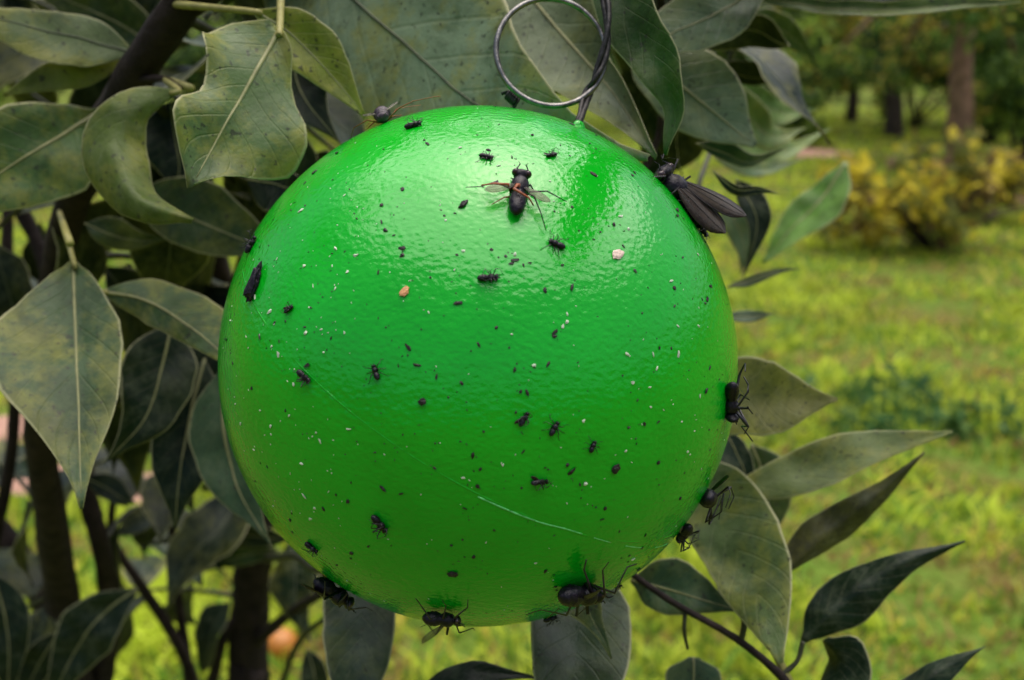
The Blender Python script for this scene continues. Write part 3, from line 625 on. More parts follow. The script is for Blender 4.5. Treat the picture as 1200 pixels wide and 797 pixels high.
px_leaf([(290, 210, .285), (320, 215, .28), (345, 222, .275), (395, 225, .27)], 30, 34, DARK_SHADE, .05, roll=0)

# smaller copies on leafy twigs: behind on the left, and overhead
VAR = []
for k in range(6):
    rr = random.Random(100 + k); Lf = .062
    mid = [Vector((0, 0, 0)), Vector((Lf * .33, rr.uniform(-.003, .003), .004)), Vector((Lf * .66, rr.uniform(-.004, .004), .002)), Vector((Lf, rr.uniform(-.005, .005), rr.uniform(-.014, -.003)))]
    wv = [Lf * rr.uniform(.21, .27) * q for q in PROF]
    V, F, UV, m = leaf_surface(mid, wv, wv, 0, rr.uniform(5, 22), rr.uniform(5, 22), rr.uniform(-10, 12), (.0012, rr.uniform(1, 2.4), rr.uniform(0, 6)), .0003, 14, Vector((0, 0, 1)), .0005, k)
    VAR.append((mesh('leaf', V, F, True, UV), mesh('midrib', *tube_geo(m[:-1], [.0005, .0004, .0002], 5))))
    VAR[-1][0].materials.append(M_LEAF); VAR[-1][1].materials.append(M_RIBD)
NFILL = [0]
def leafy_twig(pts, r0, nl, cols, seed, scale=(.7, 1.1), hang=.5):
    rr = random.Random(seed); sp = spline(pts, 24)
    V, F = tube_geo([p - TB for p in sp], [r0, r0 * .7, r0 * .3], 6, .15, 300)
    link('twig', mesh('twig', V, F), M_TWIG, TREE)
    for i in range(nl):
        u = (i + .6) / nl; k = min(int(u * 23), 22); p = sp[k].lerp(sp[k + 1], u * 23 - k); T = (sp[k + 1] - sp[k]).normalized()
        ang = i * 2.4 + rr.uniform(-.4, .4); a = T.orthogonal().normalized(); b = T.cross(a)
        d = (T * rr.uniform(.3, .8) + a * math.cos(ang) + b * math.sin(ang) + Vector((0, 0, -hang * rr.uniform(.4, 1.4)))).normalized()
        nz = Vector((rr.uniform(-.5, .5), rr.uniform(-.7, .3), 1)); y = nz.cross(d).normalized(); z = d.cross(y)
        M3 = Matrix((d, y, z)).transposed(); vm = VAR[rr.randrange(len(VAR))]
        o = bpy.data.objects.new('leaf', vm[0]); COL.objects.link(o); o.parent = TREE
        o.matrix_local = Matrix.Translation(p + d * .004 - TB) @ M3.to_4x4() @ Matrix.Scale(rr.uniform(*scale), 4)
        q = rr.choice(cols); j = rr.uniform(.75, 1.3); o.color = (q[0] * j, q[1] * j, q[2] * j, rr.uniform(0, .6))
        m2 = bpy.data.objects.new('midrib', vm[1]); COL.objects.link(m2); m2.parent = o
        NFILL[0] += 1
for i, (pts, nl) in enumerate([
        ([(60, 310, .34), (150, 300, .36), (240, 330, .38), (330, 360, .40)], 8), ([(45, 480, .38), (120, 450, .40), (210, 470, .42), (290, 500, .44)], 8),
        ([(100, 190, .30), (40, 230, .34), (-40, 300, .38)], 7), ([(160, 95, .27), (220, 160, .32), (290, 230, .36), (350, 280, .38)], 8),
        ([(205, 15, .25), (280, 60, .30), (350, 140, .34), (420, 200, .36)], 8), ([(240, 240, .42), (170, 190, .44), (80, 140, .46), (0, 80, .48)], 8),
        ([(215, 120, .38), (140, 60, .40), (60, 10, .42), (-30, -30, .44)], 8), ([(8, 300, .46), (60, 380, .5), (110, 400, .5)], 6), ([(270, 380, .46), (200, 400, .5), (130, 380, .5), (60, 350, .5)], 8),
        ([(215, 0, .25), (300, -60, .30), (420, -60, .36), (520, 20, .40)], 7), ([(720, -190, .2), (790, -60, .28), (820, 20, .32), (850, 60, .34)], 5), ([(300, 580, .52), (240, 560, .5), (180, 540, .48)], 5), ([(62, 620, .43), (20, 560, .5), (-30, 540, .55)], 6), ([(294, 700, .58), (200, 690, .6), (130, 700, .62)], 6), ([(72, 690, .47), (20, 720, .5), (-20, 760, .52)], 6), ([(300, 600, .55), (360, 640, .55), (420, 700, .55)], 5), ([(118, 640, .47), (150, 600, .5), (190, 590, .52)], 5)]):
    leafy_twig([P(*p) for p in pts], .0016, nl, [DARK_SHADE, DARK_SHADE, DARK_SHADE, DARK_SHADE, OLIVE] if nl != 6 and nl != 5 else [DARK_SHADE], 200 + i, (.75, 1.15))  # mostly the near-black green, painting the shade of the left gaps
# overhead boughs of the same tree, above the frame
BC = P(563, 427, .1953)
for i, (a, b) in enumerate([((-.36, .20, .14), (-.10, .16, .20)), ((-.36, .04, .08), (-.16, .0, .18)), ((-.26, .34, .24), (.0, .30, .26)), ((-.36, .10, .26), (-.14, .04, .30)), ((-.14, .40, .3), (.16, .36, .24)), ((-.36, .26, .02), (-.18, .2, .16)), ((-.38, .02, -.02), (-.22, -.04, .1)), ((-.30, .24, .36), (-.06, .2, .38))]):
    A, Bq = BC + Vector(a), BC + Vector(b)
    leafy_twig([A, A.lerp(Bq, .5) + Vector((0, 0, .02)), Bq], .002, 9, [DARK_SHADE, OLIVE, DUSTY], 300 + i, (.8, 1.2))
sd_ = Vector((.50, .08, .75)).normalized(); bd_ = Vector((.03, 1, .05)).normalized(); BL = BC + sd_ * .125  # out-of-frame leaves added to block the sun and split the ball's highlight
def blocker_leaf(a, b, wdt, up, col, sag=.006):  # unseen leaf, there only to block light
    mid = [a, a.lerp(b, .33) + Vector((0, 0, sag)), a.lerp(b, .66) + Vector((0, 0, sag)), b]
    wv = [wdt * q for q in PROF]; V, F, UV, m = leaf_surface(mid, wv, wv, 0, 12, 12, 6, (.001, 2, 1), .0003, 18, up, .0007, 3)
    c = m[9].copy(); o = link('leaf', mesh('leaf', [v - c for v in V], F, True, UV), M_LEAF, TREE); o.location = c - TB; o.color = (*col, .4)
    link('midrib', mesh('midrib', *tube_geo([q - c for q in m[:-1]], [.0006, .0005, .0002], 6)), M_RIB, o)
blocker_leaf(BL + bd_ * .035, BL - bd_ * .055, .021, sd_, OLIVE)
blocker_leaf(BL + bd_ * .02 + Vector((.01, 0, .012)), BL + bd_ * .11 + Vector((.012, 0, .006)), .021, sd_, DUSTY)
blocker_leaf(BL - bd_ * .02 + Vector((.004, .0, .014)), BL - bd_ * .10 + Vector((.012, 0, .010)), .019, sd_, OLIVE)
for q, xx in enumerate((-.125, -.09, -.055, -.02, .015)):  # unseen leaf row added to keep low sunlight off the ball's top
    tp = BC + Vector((xx - .012 + .004 * (q % 2), .120 + .012 * (q % 3), .150 - .006 * (q % 2))); blocker_leaf(tp, BC + Vector((xx + .006, .112 + .008 * (q % 2), .088 + .006 * (q % 3))), .021, Vector((.1, -1, .35)), (OLIVE, DUSTY, OLIVE, SLATE, DUSTY, OLIVE, OLIVE)[q], 0)
for q, xx in enumerate((-.11, -.075, -.04, -.004, .025)):  # second added row above it, pushing the highlight lower on the ball
    tp = BC + Vector((xx - .01, .100 + .012 * (q % 3), .205 - .006 * (q % 2))); blocker_leaf(tp, BC + Vector((xx + .006, .110 + .008 * (q % 2), .140 + .006 * (q % 3))), .021, Vector((.1, -1, .35)), (DUSTY, OLIVE, OLIVE, DUSTY, OLIVE)[q], 0)
px_branch('twig', [P(330, -220, .23), BC + Vector((-.13, .115, .205)), BC + Vector((-.06, .11, .21)), BC + Vector((.03, .105, .208))], [9, 1.8, 1.5, 1.0], M_TWIG, 18, 7, .15)  # this and the next two carry the added blocking leaves
px_branch('twig', [P(330, -220, .23), BC + Vector((-.13, .13, .168)), BC + Vector((-.06, .135, .170)), BC + Vector((.09, .13, .166))], [9, 1.8, 1.5, 1.0], M_TWIG, 18, 7, .15)
px_branch('twig', [P(720, -200, .195), BL + Vector((0, 0, .018)), BL + bd_ * .05 + Vector((0, 0, .012)), BL + bd_ * .12], [5, 1.6, 1.4, .8], M_TWIG, 18, 7, .15)
px_branch('branch', [(330, -220, .23), BC + Vector((-.10, .12, .26)), BC + Vector((-.2, .22, .32)), BC + Vector((-.34, .2, .34))], [18, 4, 3, 2], n=20)
# ------------------------------------------------------------------ the sticky ball trap
BR = .05
TRAP = empty('ball_trap', BC); tag(TRAP, 'shiny green sticky ball trap hanging in the citrus tree', 'insect trap')
bm = bmesh.new(); bmesh.ops.create_uvsphere(bm, u_segments=160, v_segments=90, radius=BR)
for v in bm.verts:
    v.co *= 1 + .0045 * mnoise.noise(v.co * 26) + .0012 * mnoise.noise(v.co * 90)
me = bpy.data.meshes.new('ball'); bm.to_mesh(me); bm.free(); me.polygons.foreach_set('use_smooth', [True] * len(me.polygons))
ball = link('ball', me, M_TRAP, TRAP)
def surf(v):
    v = v.normalized(); q = v * BR
    return v * BR * (1 + .0045 * mnoise.noise(q * 26) + .0012 * mnoise.noise(q * 90))
def hit(px, py):
    """point of the ball seen at a photograph pixel (nearest rim point when it misses), relative to the ball's centre, and the normal"""
    D = (P(px, py, 1) - CAMP).normalized(); oc = CAMP - BC; b = oc.dot(D); c = oc.dot(oc) - BR * BR; q = b * b - c
    if q < 0: p = CAMP + D * (-b) - BC
    else: p = CAMP + D * (-b - math.sqrt(q)) - BC
    n = p.normalized(); return surf(n), n
def depth(p): return -(BC + p - CAMP).dot(CZ)
# raised mould seam: an arc of a great circle
a0, _ = hit(300, 360); a1, _ = hit(690, 628); nrm = a0.cross(a1).normalized(); u = a0.normalized(); v2 = nrm.cross(u)
sp = []
for i in range(161):
    t = 2 * math.pi * i / 160; sp.append(surf(u * math.cos(t) + v2 * math.sin(t)) * .9968)
V, F = tube_geo([q * .9995 for q in sp], [.00022, .00022], 8, .5, 300); link('seam', mesh('seam', V, F), M_TRAP, TRAP)
# pale scuffed stretch of the seam; its glossy highlight is painted into the colour
r_ = random.Random(4); s0 = hit(560, 582)[0].normalized(); s1 = hit(690, 628)[0].normalized(); s2 = hit(792, 634)[0].normalized(); VV, FF = [], []
path = spline([s0, s0.slerp(s1, .5) if hasattr(s0, 'slerp') else s0, s1, s2], 90)
i = 0
while i < 84:
    k = r_.randint(14, 26) if i < 50 else r_.randint(5, 9); seg_ = [surf(q) * .9995 for q in path[i:i + k]]
    if len(seg_) > 2:
        rad = [.00010] + [r_.uniform(.00010, .00017) * (1 if i < 50 else .7) for _ in seg_[2:]] + [.00006]
        v, f = tube_geo(seg_, rad, 6, .4, 900); o_ = len(VV); VV += v; FF += [tuple(o_ + q for q in g) for g in f]
    i += k - (1 if i < 50 else -3)
link('scratch_glint', mesh('scratch_glint', VV, FF), simple('pale_scuff_glint', (.10, .52, .14), .35, .3, 1200), TRAP)
# ring and hanger wire
def torus(name, c, ax, Rr, r, mat, n=64, m=10, bump=.12):
    ax = ax.normalized(); e1 = ax.orthogonal().normalized(); e2 = ax.cross(e1); pts = [c + e1 * Rr * math.cos(2 * math.pi * i / n) + e2 * Rr * math.sin(2 * math.pi * i / n) for i in range(n)]
    V, F = [], []
    for i, p in enumerate(pts):
        d = (p - c).normalized()
        for k in range(m):
            t = 2 * math.pi * k / m; q = r * (1 + bump * mnoise.noise(p * 400 + Vector((k, 0, 0))))
            V.append(p + d * q * math.cos(t) + ax * q * math.sin(t))
    for i in range(n):
        for k in range(m): F.append((i * m + k, ((i + 1) % n) * m + k, ((i + 1) % n) * m + (k + 1) % m, i * m + (k + 1) % m))
    return link(name, mesh(name, V, F), mat, TRAP)
dr = .1925
rc = P(646, 61, dr) - BC; Rr = 65 * dr / FPX
ring = torus('ring', rc, CZ + CX * .12 + CY * .10, Rr, 3.4 * dr / FPX, M_RING); ring['label'] = 'worn metal ring on top of the ball'
hk, hn = hit(685, 133)
wp = [P(700, -330, .196) - BC, P(706, -120, .196) - BC, P(707, -20, .1945) - BC, P(712, 22, .193) - BC, P(709, 60, .1925) - BC, P(697, 92, .1925) - BC, P(688, 112, .193) - BC, hk - hn * .003]
sp = spline(wp, 70); T = [(sp[min(i + 1, 69)] - sp[max(i - 1, 0)]).normalized() for i in range(70)]
for s in (0, math.pi):
    q = []; a = T[0].orthogonal().normalized()
    for i in range(70):
        a = (a - T[i] * a.dot(T[i])).normalized(); b = T[i].cross(a); t = i * .17 + s; rr = .00050 * (1 if i < 60 else max(.25, 1 - (i - 60) / 12))
        q.append(sp[i] + a * rr * math.cos(t) + b * rr * math.sin(t))
    V, F = tube_geo(q, [.00056, .00056], 8, .35, 500); link('hanger_wire', mesh('hanger_wire', V, F), M_WIRE, TRAP)
# wire loop end wound round the ring at lower left
kc = P(600, 115, dr) - BC; kd = (rc - kc).normalized(); kt = kd.cross(CZ).normalized()
q = []
for i in range(60):
    t = i / 59; an = t * 5 * 2 * math.pi; q.append(kc + kt * (t - .5) * .0022 + (kd * math.cos(an) + CZ * math.sin(an)) * .00085)
q = [q[0] - kd * .0016 - kt * .001] + q + [q[-1] - kd * .0018 + kt * .0012 - CX * .001]
V, F = tube_geo(q, [.00034, .00034], 6); link('wire_knot', mesh('wire_knot', V, F), M_WIRE, TRAP)
# glue blob where the wire enters
bm = bmesh.new(); bmesh.ops.create_icosphere(bm, subdivisions=3, radius=.0013)
for v in bm.verts: v.co = hk + v.co * (1 + .3 * mnoise.noise(v.co * 900)) - hn * .0003
me = bpy.data.meshes.new('glue_blob'); bm.to_mesh(me); bm.free(); me.polygons.foreach_set('use_smooth', [True] * len(me.polygons)); link('glue_blob', me, M_TRAP, TRAP)

# ------------------------------------------------------------------ insects
def insect_mesh(L, legs, belly=False, fat=1.0, legmat=1, seed=0, zc=.12, legr=.013, antennae=True, headr=1.0, bend=0.0):
    """one watertight body: abdomen, thorax, head, with legs and feelers grown out of its faces. x ahead, z away from the ball"""
    rr = random.Random(seed); SEG = 12
    prof = [(-.50, .012), (-.48, .05), (-.43, .092), (-.36, .126), (-.33, .118), (-.27, .146), (-.24, .137), (-.17, .146), (-.14, .134), (-.08, .118), (-.045, .100),
            (-.01, .115), (.04, .142), (.10, .155), (.16, .153), (.22, .135), (.265, .10), (.29, .075), (.305, .085 * headr), (.335, .108 * headr), (.375, .118 * headr), (.415, .10 * headr), (.445, .062 * headr), (.46, .02)]
    V, F, MI = [], [], []
    for x, r in prof:
        hx = 1.25 if x > .29 else 1.0
        r *= fat if x < -.03 else (1 + (fat - 1) * .5)
        for k in range(SEG):
            t = 2 * math.pi * k / SEG; j = 1 + .07 * mnoise.noise(Vector((x * 9 + seed, math.cos(t) * 2, math.sin(t) * 2)))
            V.append(Vector((x, r * hx * j * math.cos(t) + bend * (x * x), zc + r * .95 * j * math.sin(t))))
    grid = {}
    for i in range(len(prof) - 1):
        for k in range(SEG): grid[(i, k)] = (i * SEG + k, i * SEG + (k + 1) % SEG, (i + 1) * SEG + (k + 1) % SEG, (i + 1) * SEG + k)
    grown = []
    for (ri, seg, path, r0, mi) in legs:
        if (ri, seg) not in grid: continue
        f = grid.pop((ri, seg)); c = sum((V[q] for q in f), Vector()) / 4; prev = list(f)
        pts = [c] + [Vector(p) for p in path]; n = len(pts)
        nrm = (c - Vector((c.x, 0, zc))).normalized()
        pts.insert(1, c + nrm * .03); n += 1
        off0 = [V[q] - c for q in f]
        for j in range(1, n):
            T = (pts[min(j + 1, n - 1)] - pts[j - 1]).normalized(); r = r0 * (1.5 if j == 1 else 1.25 if j == 2 else 1 - .45 * (j - 2) / max(1, n - 3)); ring = []
            for q in off0:
                d = q - T * q.dot(T)
                if d.length < 1e-5: d = T.orthogonal()
                V.append(pts[j] + d.normalized() * r); ring.append(len(V) - 1)
            for k in range(4):
                grown.append((prev[k], prev[(k + 1) % 4], ring[(k + 1) % 4], ring[k])); MI.append(mi)
            prev = ring; off0 = [V[q] - pts[j] for q in ring]
        grown.append(tuple(prev)); MI.append(mi)
    faces = list(grid.values()); mats = [0] * len(faces) + MI; faces += grown
    n0 = (len(prof) - 1) * SEG
    faces += [tuple(range(SEG - 1, -1, -1)), tuple(n0 + k for k in range(SEG))]; mats += [0, 0]
    return mesh('body', [v * L for v in V], faces, True, None, mats)
def std_legs(belly, seed, spread=1.0, mi=1, r=.013, zc=.12, reach=1.0, skip=()):
    """six legs, walking or (belly) folded up in the air, plus two feelers"""
    rr = random.Random(seed); out = []
    for pi, (ri, x) in enumerate(((15, .19), (13, .10), (12, .03))):
        for s in (1, -1):
            if (pi, s) in skip: continue
            seg = (1 if s > 0 else 4) if belly else (10 if s > 0 else 7)
            fwd = (.26, -.02, -.30)[pi] * spread; j = lambda a: rr.uniform(-a, a)
            if belly:
                k1 = (x + fwd * .6 + j(.06), s * (.24 + j(.06)) * reach, zc + .24 + j(.06)); k2 = (x + fwd * 1.1 + j(.12), s * (.10 + j(.16)) * reach, zc + .32 + j(.12)); k3 = (x + fwd * 1.3 + j(.15), s * (.02 + j(.2)) * reach, zc + .30 + j(.16))
            else:
                k1 = (x + fwd * .6 + j(.04), s * (.26 + j(.04)) * reach, zc + .16 + j(.05)); k2 = (x + fwd * 1.3 + j(.08), s * (.45 + j(.08)) * reach, .02); k3 = (x + fwd * 1.7 + j(.1), s * (.58 + j(.08)) * reach, .008)
            m1 = tuple((a + b) / 2 + j(.01) for a, b in zip(k1, k2))
            out.append((ri, seg, [k1, m1, k2, k3], r, mi))
    for s in (1, -1): out.append((21, 1 if s > 0 else 4, [(.50, s * .05, zc + .08), (.57, s * (.08 + rr.uniform(0, .05)), zc + .10)], r * .6, 0))
    return out
WINGCACHE = {}
def wing_mesh(lw, ww, seed):
    n = 14; V, F = [], []; UVs = []
    cs = (-1, -.55, 0, .55, 1)
    for i in range(n):
        t = i / (n - 1); h = math.sin(math.pi * min(1, t * .93 + .05)) ** .6 * (.55 + .6 * t) * (1 if t < .9 else (1 - t) / .1 * .75 + .25)
        for c in cs: V.append(Vector((-lw * t, ww * .5 * h * c + ww * .12 * t, .02 * lw * math.sin(t * 3) - .05 * lw * c * c * h + .006 * lw * (1 if abs(c) == .55 else 0))))
    k = len(cs)
    for i in range(n - 1):
        for j in range(k - 1): F.append((i * k + j, i * k + j + 1, (i + 1) * k + j + 1, (i + 1) * k + j))
    # thin double skin
    N0 = len(V); V += [v - Vector((0, 0, .004 * lw)) for v in V]; F += [tuple(N0 + q for q in reversed(f)) for f in F]
    for i in range(n - 1):
        a, d = i * k, (i + 1) * k; F.append((a, d, N0 + d, N0 + a)); a, d = i * k + k - 1, (i + 1) * k + k - 1; F.append((d, a, N0 + a, N0 + d))
    me = mesh('wing', V, F)
    return me
def vein_mesh(lw, ww):
    V, F = [], []
    def add(pts, r):
        v, f = tube_geo(pts, [r, r * .5], 5); o = len(V); V.extend(v); F.extend(tuple(o + q for q in g) for g in f)
    for c in (-.95, -.4, .15, .6):
        pts = []
        for i in range(9):
            t = i / 8 * (.96 if abs(c) < .9 else .9); h = math.sin(math.pi * min(1, t * .93 + .05)) ** .6 * (.55 + .6 * t) * (1 if t < .9 else (1 - t) / .1 * .75 + .25)
            pts.append(Vector((-lw * t, ww * .5 * h * c + ww * .12 * t, .02 * lw * math.sin(t * 3) - .05 * lw * c * c * h + .004 * lw)))
        add(pts, .006 * lw)
    return mesh('wing_vein', V, F)
def insect(name, label, cat, px, py, deg, lpx, belly=False, wings=(), fat=1.0, legs=None, spread=1.0, reach=1.0, legmat=None, bodymat=None, seed=0, lift=0.0, roll=0, legr=.018, eyes=True, zc=.12, group=None, bend=0, headr=1.0, skip=(), pitch=0):
    p, n = hit(px, py); dp = depth(p); L = lpx * dp / FPX
    d = CZ if deg is None else CX * math.cos(R_(deg)) + CY * math.sin(R_(deg)); x = (d - n * d.dot(n)).normalized(); y = n.cross(x)
    M4 = Matrix((x, y, n)).transposed().to_4x4()
    t = empty(name, (0, 0, 0)); t.matrix_world = Matrix.Translation(BC + p + n * L * lift) @ M4 @ Matrix.Rotation(R_(roll), 4, 'X') @ Matrix.Rotation(R_(pitch), 4, 'Y'); tag(t, label, cat, group)
    lg = legs if legs is not None else std_legs(belly, seed, spread, 1, legr, zc, reach, skip)
    me = insect_mesh(L, lg, belly, fat, 1, seed, zc, legr, headr=headr, bend=bend)
    link('body', me, [bodymat or M_INS, legmat or M_LEGD], t)
    for (s, ang, tilt, lw, ww, mt, x0, *bank) in wings:
        wo = link('wing', wing_mesh(lw * L, ww * L, seed), mt, t)
        z0 = zc + (.11 if not belly else -.05)
        wo.matrix_local = Matrix.Translation((x0 * L, s * .07 * L, z0 * L)) @ Matrix.Rotation(R_(ang) * -s, 4, 'Z') @ Matrix.Rotation(R_(tilt), 4, 'Y') @ Matrix.Rotation(R_(bank[0] if bank else 0), 4, 'X') @ Matrix.Scale(s, 4, (0, 1, 0))
        ve = link('wing_vein', vein_mesh(lw * L, ww * L), M_LEGD, wo)
    if eyes:
        for s in (1, -1):
            bm = bmesh.new(); bmesh.ops.create_uvsphere(bm, u_segments=10, v_segments=8, radius=.062 * L * headr)
            for v in bm.verts: v.co.z *= 1.25; v.co.x *= .9
            m2 = bpy.data.meshes.new('eye'); bm.to_mesh(m2); bm.free(); m2.polygons.foreach_set('use_smooth', [True] * len(m2.polygons))
            e = link('eye', m2, M_EYE, t); e.location = (.375 * L, s * .105 * L * headr, (zc + .03) * L)
    return t
FG = 'flies stuck to the ball'
# front of the ball, seen from its back: head up, rust coloured legs across the waist
lg = [(15, 10, [(.30, .12, .06), (.36, .16, .01)], .016, 0), (15, 7, [(.22, -.17, .08), (.19, -.23, .02)], .016, 0),
      (13, 7, [(.10, .5 * -.9, .14), (.06, -.80, .02)], .011, 0), (13, 10, [(.08, .40, .16), (.02, .62, .05), (-.02, .86, .01)], .010, 0), (12, 7, [(-.08, -.24, .18), (-.36, -.40, .10), (-.62, -.52, .01)], .012, 0),
      (12, 10, [(-.04, .20, .28), (-.02, .42, .22), (.0, .62, .10)], .020, 1), (11, 2, [(-.13, .10, .30), (-.24, -.16, .28), (-.30, -.26, .18)], .022, 1), (11, 9, [(-.18, .22, .12), (-.30, .40, .03)], .011, 1),
      (21, 1, [(.53, .05, .2), (.58, .08, .2)], .008, 0), (21, 4, [(.53, -.05, .2), (.58, -.08, .2)], .008, 0)]
insect('fly', 'slender fly lying back upward on the upper front of the ball, rusty legs', 'fly', 607, 230, 80, 72, False, [(1, 60, 0, .55, .20, M_WINGC, .05), (-1, 62, 0, .5, .18, M_WINGC, .02)], 1.0, lg, legmat=M_LEGO, seed=1, group=FG)
# grey fly on the upper left rim, long bent rusty legs both ways
lg = [(15, 7, [(.20, -.5, .30), (.18, -1.0, .22), (.15, -1.25, -.10)], .024, 1), (13, 7, [(.10, -.4, .22), (.12, -.8, .02)], .022, 1), (12, 7, [(.0, -.3, .15), (-.05, -.65, .01)], .02, 1),
      (15, 10, [(.22, .6, .30), (.18, 1.1, .34), (.12, 1.8, .22), (.10, 2.0, .16)], .024, 1), (13, 10, [(.10, .5, .28), (.08, .9, .22), (.05, 1.3, .12)], .024, 1), (12, 10, [(.0, .3, .1), (-.1, .6, .01)], .02, 1),
      (21, 1, [(.60, .10, .30), (.74, .20, .40)], .012, 0), (21, 4, [(.60, -.10, .30), (.74, -.16, .42)], .012, 0)]
insect('fly', 'small silvery grey fly on the upper left rim with long rusty legs', 'fly', 449, 138, None, 36, False, [(1, 40, 5, .8, .3, M_WINGC, .05), (-1, 40, 5, .8, .3, M_WINGC, .05)], 2.0, lg, legmat=M_LEGO, bodymat=M_GREYB, seed=2, zc=.24, group=FG, pitch=8)
# big black fly on the upper right rim, wings trailing
insect('fly', 'largest black fly with folded dark wings on the upper right rim', 'fly', 810, 218, 140, 88, False, [(1, 4, 12, .90, .46, M_WINGD, .14, -6), (-1, 6, 19, .94, .46, M_WINGD, .12, 6)], 1.25, seed=3, reach=.7, lift=-.03, legr=.012, group=FG, headr=1.1, zc=.13, roll=-38)
# right rim, belly out
insect('fly', 'black fly on the right rim with legs in the air at mid height', 'fly', 852, 470, -50, 54, True, [(1, 35, 10, .6, .26, M_WINGD, .05)], 1.2, seed=21, reach=1.9, spread=1.8, bend=-.5, headr=1.25, legr=.024, roll=-30, lift=-.02, group=FG)
insect('fly', 'hunched black fly on the lower right rim, above a smaller one', 'fly', 827, 582, -30, 60, True, [(1, 40, 14, .75, .30, M_WINGD, .05)], 1.3, seed=5, reach=1.5, lift=-.03, group=FG)
insect('fly', 'small black fly hanging at the lower right rim below the hunched one', 'fly', 812, 633, -48, 42, True, [(-1, 12, -10, .7, .2, M_WINGC, .0)], 1.2, seed=6, reach=1.4, group=FG)
# bottom
insect('fly', 'fat black fly with bent raised legs right of the lowest point of the ball', 'fly', 677, 687, -40, 72, False, [(1, 50, 14, .65, .32, M_WINGD, .05)], 1.3, seed=7, reach=1.5, spread=1.2, lift=.04, group=FG, legr=.022)
insect('fly', 'fly under the bottom of the ball with one pale wing hanging down', 'fly', 520, 716, 4, 48, False, [(-1, 52, 14, 1.05, .26, M_WINGC, .05)], 1.35, seed=8, reach=2.0, spread=1.3, lift=.10, group=FG, legr=.02)
insect('fly', 'black fly with a smoky raised wing on the lower left rim', 'fly', 395, 690, -68, 58, False, [(1, 12, 6, .75, .34, M_WINGD, .0), (-1, 30, 10, .6, .3, M_WINGD, 0)], 1.4, seed=9, reach=1.5, lift=.05, group=FG, legr=.02)
# small gnats and scraps that can be pointed at
GG = 'small dead gnats on the ball'
for i, (px, py, dg, lp, bl, lab) in enumerate([
        (297, 288, 60, 24, True, 'small black gnat with a pale streak on the left rim'),
        (485, 149, 15, 22, True, 'small black elongated gnat near the top left of the ball'),
        (570, 185, -20, 18, False, 'small gnat with a trailing leg left above the slender fly'),
        (646, 183, 40, 16, True, 'round black gnat right above the slender fly'),
        (572, 326, 5, 26, True, 'brownish gnat lying crosswise in the middle of the upper ball'),
        (652, 287, 160, 22, False, 'thin gnat below the right of the slender fly'),
        (340, 363, 20, 16, True, 'little gnat right below the long black scrap'),
        (358, 441, -30, 24, True, 'smeared gnat among white flecks at the left of the ball'),
        (441, 436, 110, 20, False, 'slim upright gnat left of the centre of the ball'),
        (614, 491, 60, 20, True, 'dark star shaped gnat right of the centre of the ball'),
        (649, 502, 60, 20, False, 'gnat with a stretched leg beside the star shaped gnat'),
        (694, 523, 70, 16, False, 'slim gnat farthest right of the three below the centre'),
        (632, 564, 0, 22, True, 'blurred gnat above the long pale seam line'),
        (446, 612, -60, 28, True, 'gnat with a brown tip on the lower left of the ball'),
        (366, 641, -30, 20, True, 'gnat just above the black fly with the smoky wing'),
        (822, 268, -75, 26, False, 'thin legged gnat under the tail of the largest fly'),
        (734, 702, 20, 10, True, 'tiny black gnat hanging at the bottom rim right of the fat fly'),
        (646, 728, 10, 18, True, 'tiny black gnat under the bottom rim left of the fat fly')]):
    insect('gnat', lab, 'gnat', px, py, dg, lp, bl, [(1, 30, 5, .6, .24, M_WINGD, 0)] if i % 3 == 0 else [], 1.1 + .1 * (i % 3), seed=30 + i, reach=1.2, legr=.022, eyes=False, group=GG)
def chunk(name, label, cat, px, py, deg, l, wpx, h, mat, seed, group=None, amp=.45):
    p, n = hit(px, py); k = depth(p) / FPX; d = CX * math.cos(R_(deg)) + CY * math.sin(R_(deg)); x = (d - n * d.dot(n)).normalized(); y = n.cross(x)
    bm = bmesh.new(); bmesh.ops.create_icosphere(bm, subdivisions=3, radius=1)
    for v in bm.verts:
        q = v.co * (1 + amp * mnoise.noise(v.co * 1.7 + Vector((seed * 3.1, 0, 0))) + .25 * mnoise.noise(v.co * 5 + Vector((seed, 9, 0)))); v.co = x * q.x * l * k / 2 + y * q.y * wpx * k / 2 + n * (q.z * .5 + .35) * h * k
    me = bpy.data.meshes.new(name); bm.to_mesh(me); bm.free()
    o = link(name, me, mat); o.location = BC + p; tag(o, label, cat, group); return o
chunk('dark_scrap', 'long black crumpled scrap standing at the upper left of the ball', 'debris', 301, 333, 74, 46, 17, 12, M_INS, 3)
chunk('dark_scrap', 'short black stick left of the slender fly', 'debris', 543, 240, 55, 14, 6, 5, M_DIRT, 4)
chunk('dark_scrap', 'black crumb in the middle of the ball, lowest of the small ones left of centre', 'debris', 495, 471, 10, 9, 8, 5, M_DIRT, 5)
chunk('dark_scrap', 'brown black crumb at the right of the ball near the slim gnat', 'debris', 721, 549, 60, 12, 10, 5, M_DIRT, 6)
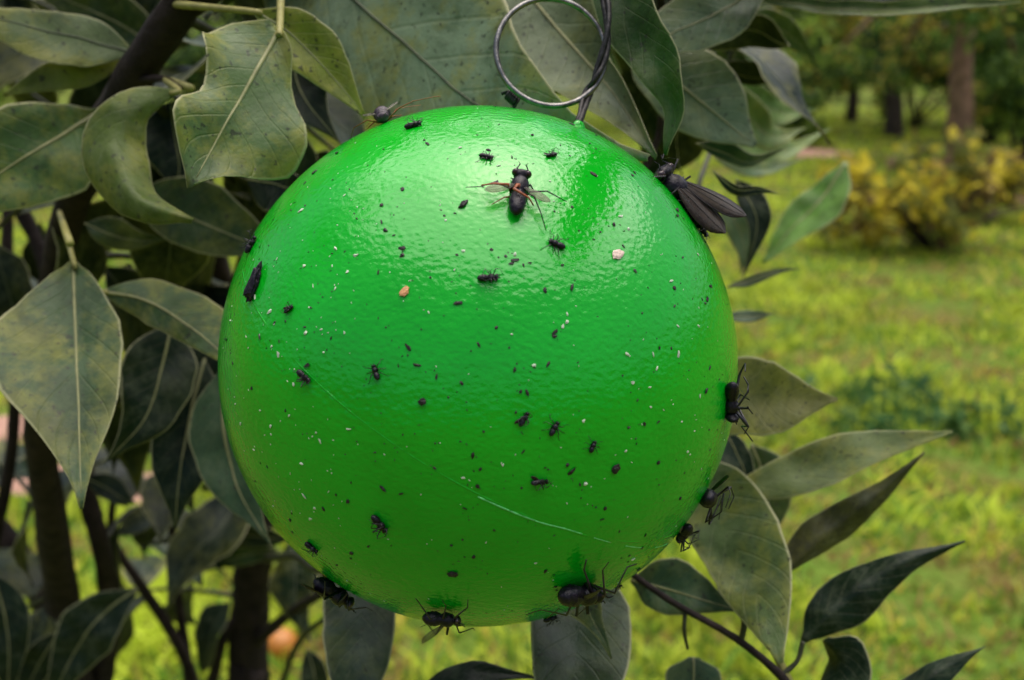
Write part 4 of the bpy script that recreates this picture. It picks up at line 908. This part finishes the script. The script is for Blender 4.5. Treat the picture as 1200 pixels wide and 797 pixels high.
chunk('dark_scrap', 'dark smudge low on the ball above the bottom fly', 'debris', 531, 672, 5, 12, 9, 4, M_DIRT, 7)
chunk('orange_chip', 'small orange chip at the upper left of the ball', 'chip', 474, 342, 60, 13, 9, 4, M_CHIPO, 8)
chunk('pale_chip', 'pinkish white chip at the upper right of the ball', 'chip', 724, 298, 30, 17, 11, 3, M_CHIPP, 9, None, .2)
# countless flecks
def flecks(name, label, n, mat, seed, bias, smin, smax):
    r = random.Random(seed); V, F = [], []
    ico = bmesh.new(); bmesh.ops.create_icosphere(ico, subdivisions=1, radius=1); iv = [v.co.copy() for v in ico.verts]; fi = [tuple(v.index for v in f.verts) for f in ico.faces]; ico.free()
    m = 0
    while m < n:
        a = r.uniform(0, 6.283); q = math.sqrt(r.random()) * .995
        px, py = 563 + 304 * q * math.cos(a), 427 - 305 * q * math.sin(a)
        if r.random() > bias(px, py): continue
        p, nn = hit(px, py); k = depth(p) / FPX; s = smin + (smax - smin) * r.random() ** 3.5
        x = nn.orthogonal().normalized(); x = Matrix.Rotation(r.uniform(0, 6.28), 3, nn) @ x; y = nn.cross(x); el = r.uniform(.8, 2.1); o = len(V)
        for c in iv:
            c = c * r.uniform(.5, 1.4); V.append(p + (x * c.x * el + y * c.y / el ** .4 + nn * (c.z * .45 + .2)) * s * k / 2)
        F += [tuple(o + i for i in f) for f in fi]; m += 1
    o = link(name, mesh(name, V, F, False), mat); o.location = BC; tag(o, label, 'flecks', kind='stuff')
flecks('dark_flecks', 'countless tiny black flecks stuck all over the ball', 480, M_DIRT, 1, lambda x, y: .22 + 1.0 * mnoise.noise(Vector((x / 45, y / 45, 0))) + (.2 if y < 330 else .05), 1.4, 6.5)
flecks('white_flecks', 'tiny white flecks stuck to the ball, mostly at its left', 270, M_WHITE, 2, lambda x, y: .08 + (.4 if x < 420 else 0) + (.15 if x > 720 else 0) + .7 * mnoise.noise(Vector((x / 40, y / 40, 5))), 1.4, 5.5)
print('filler leaves', NFILL[0])
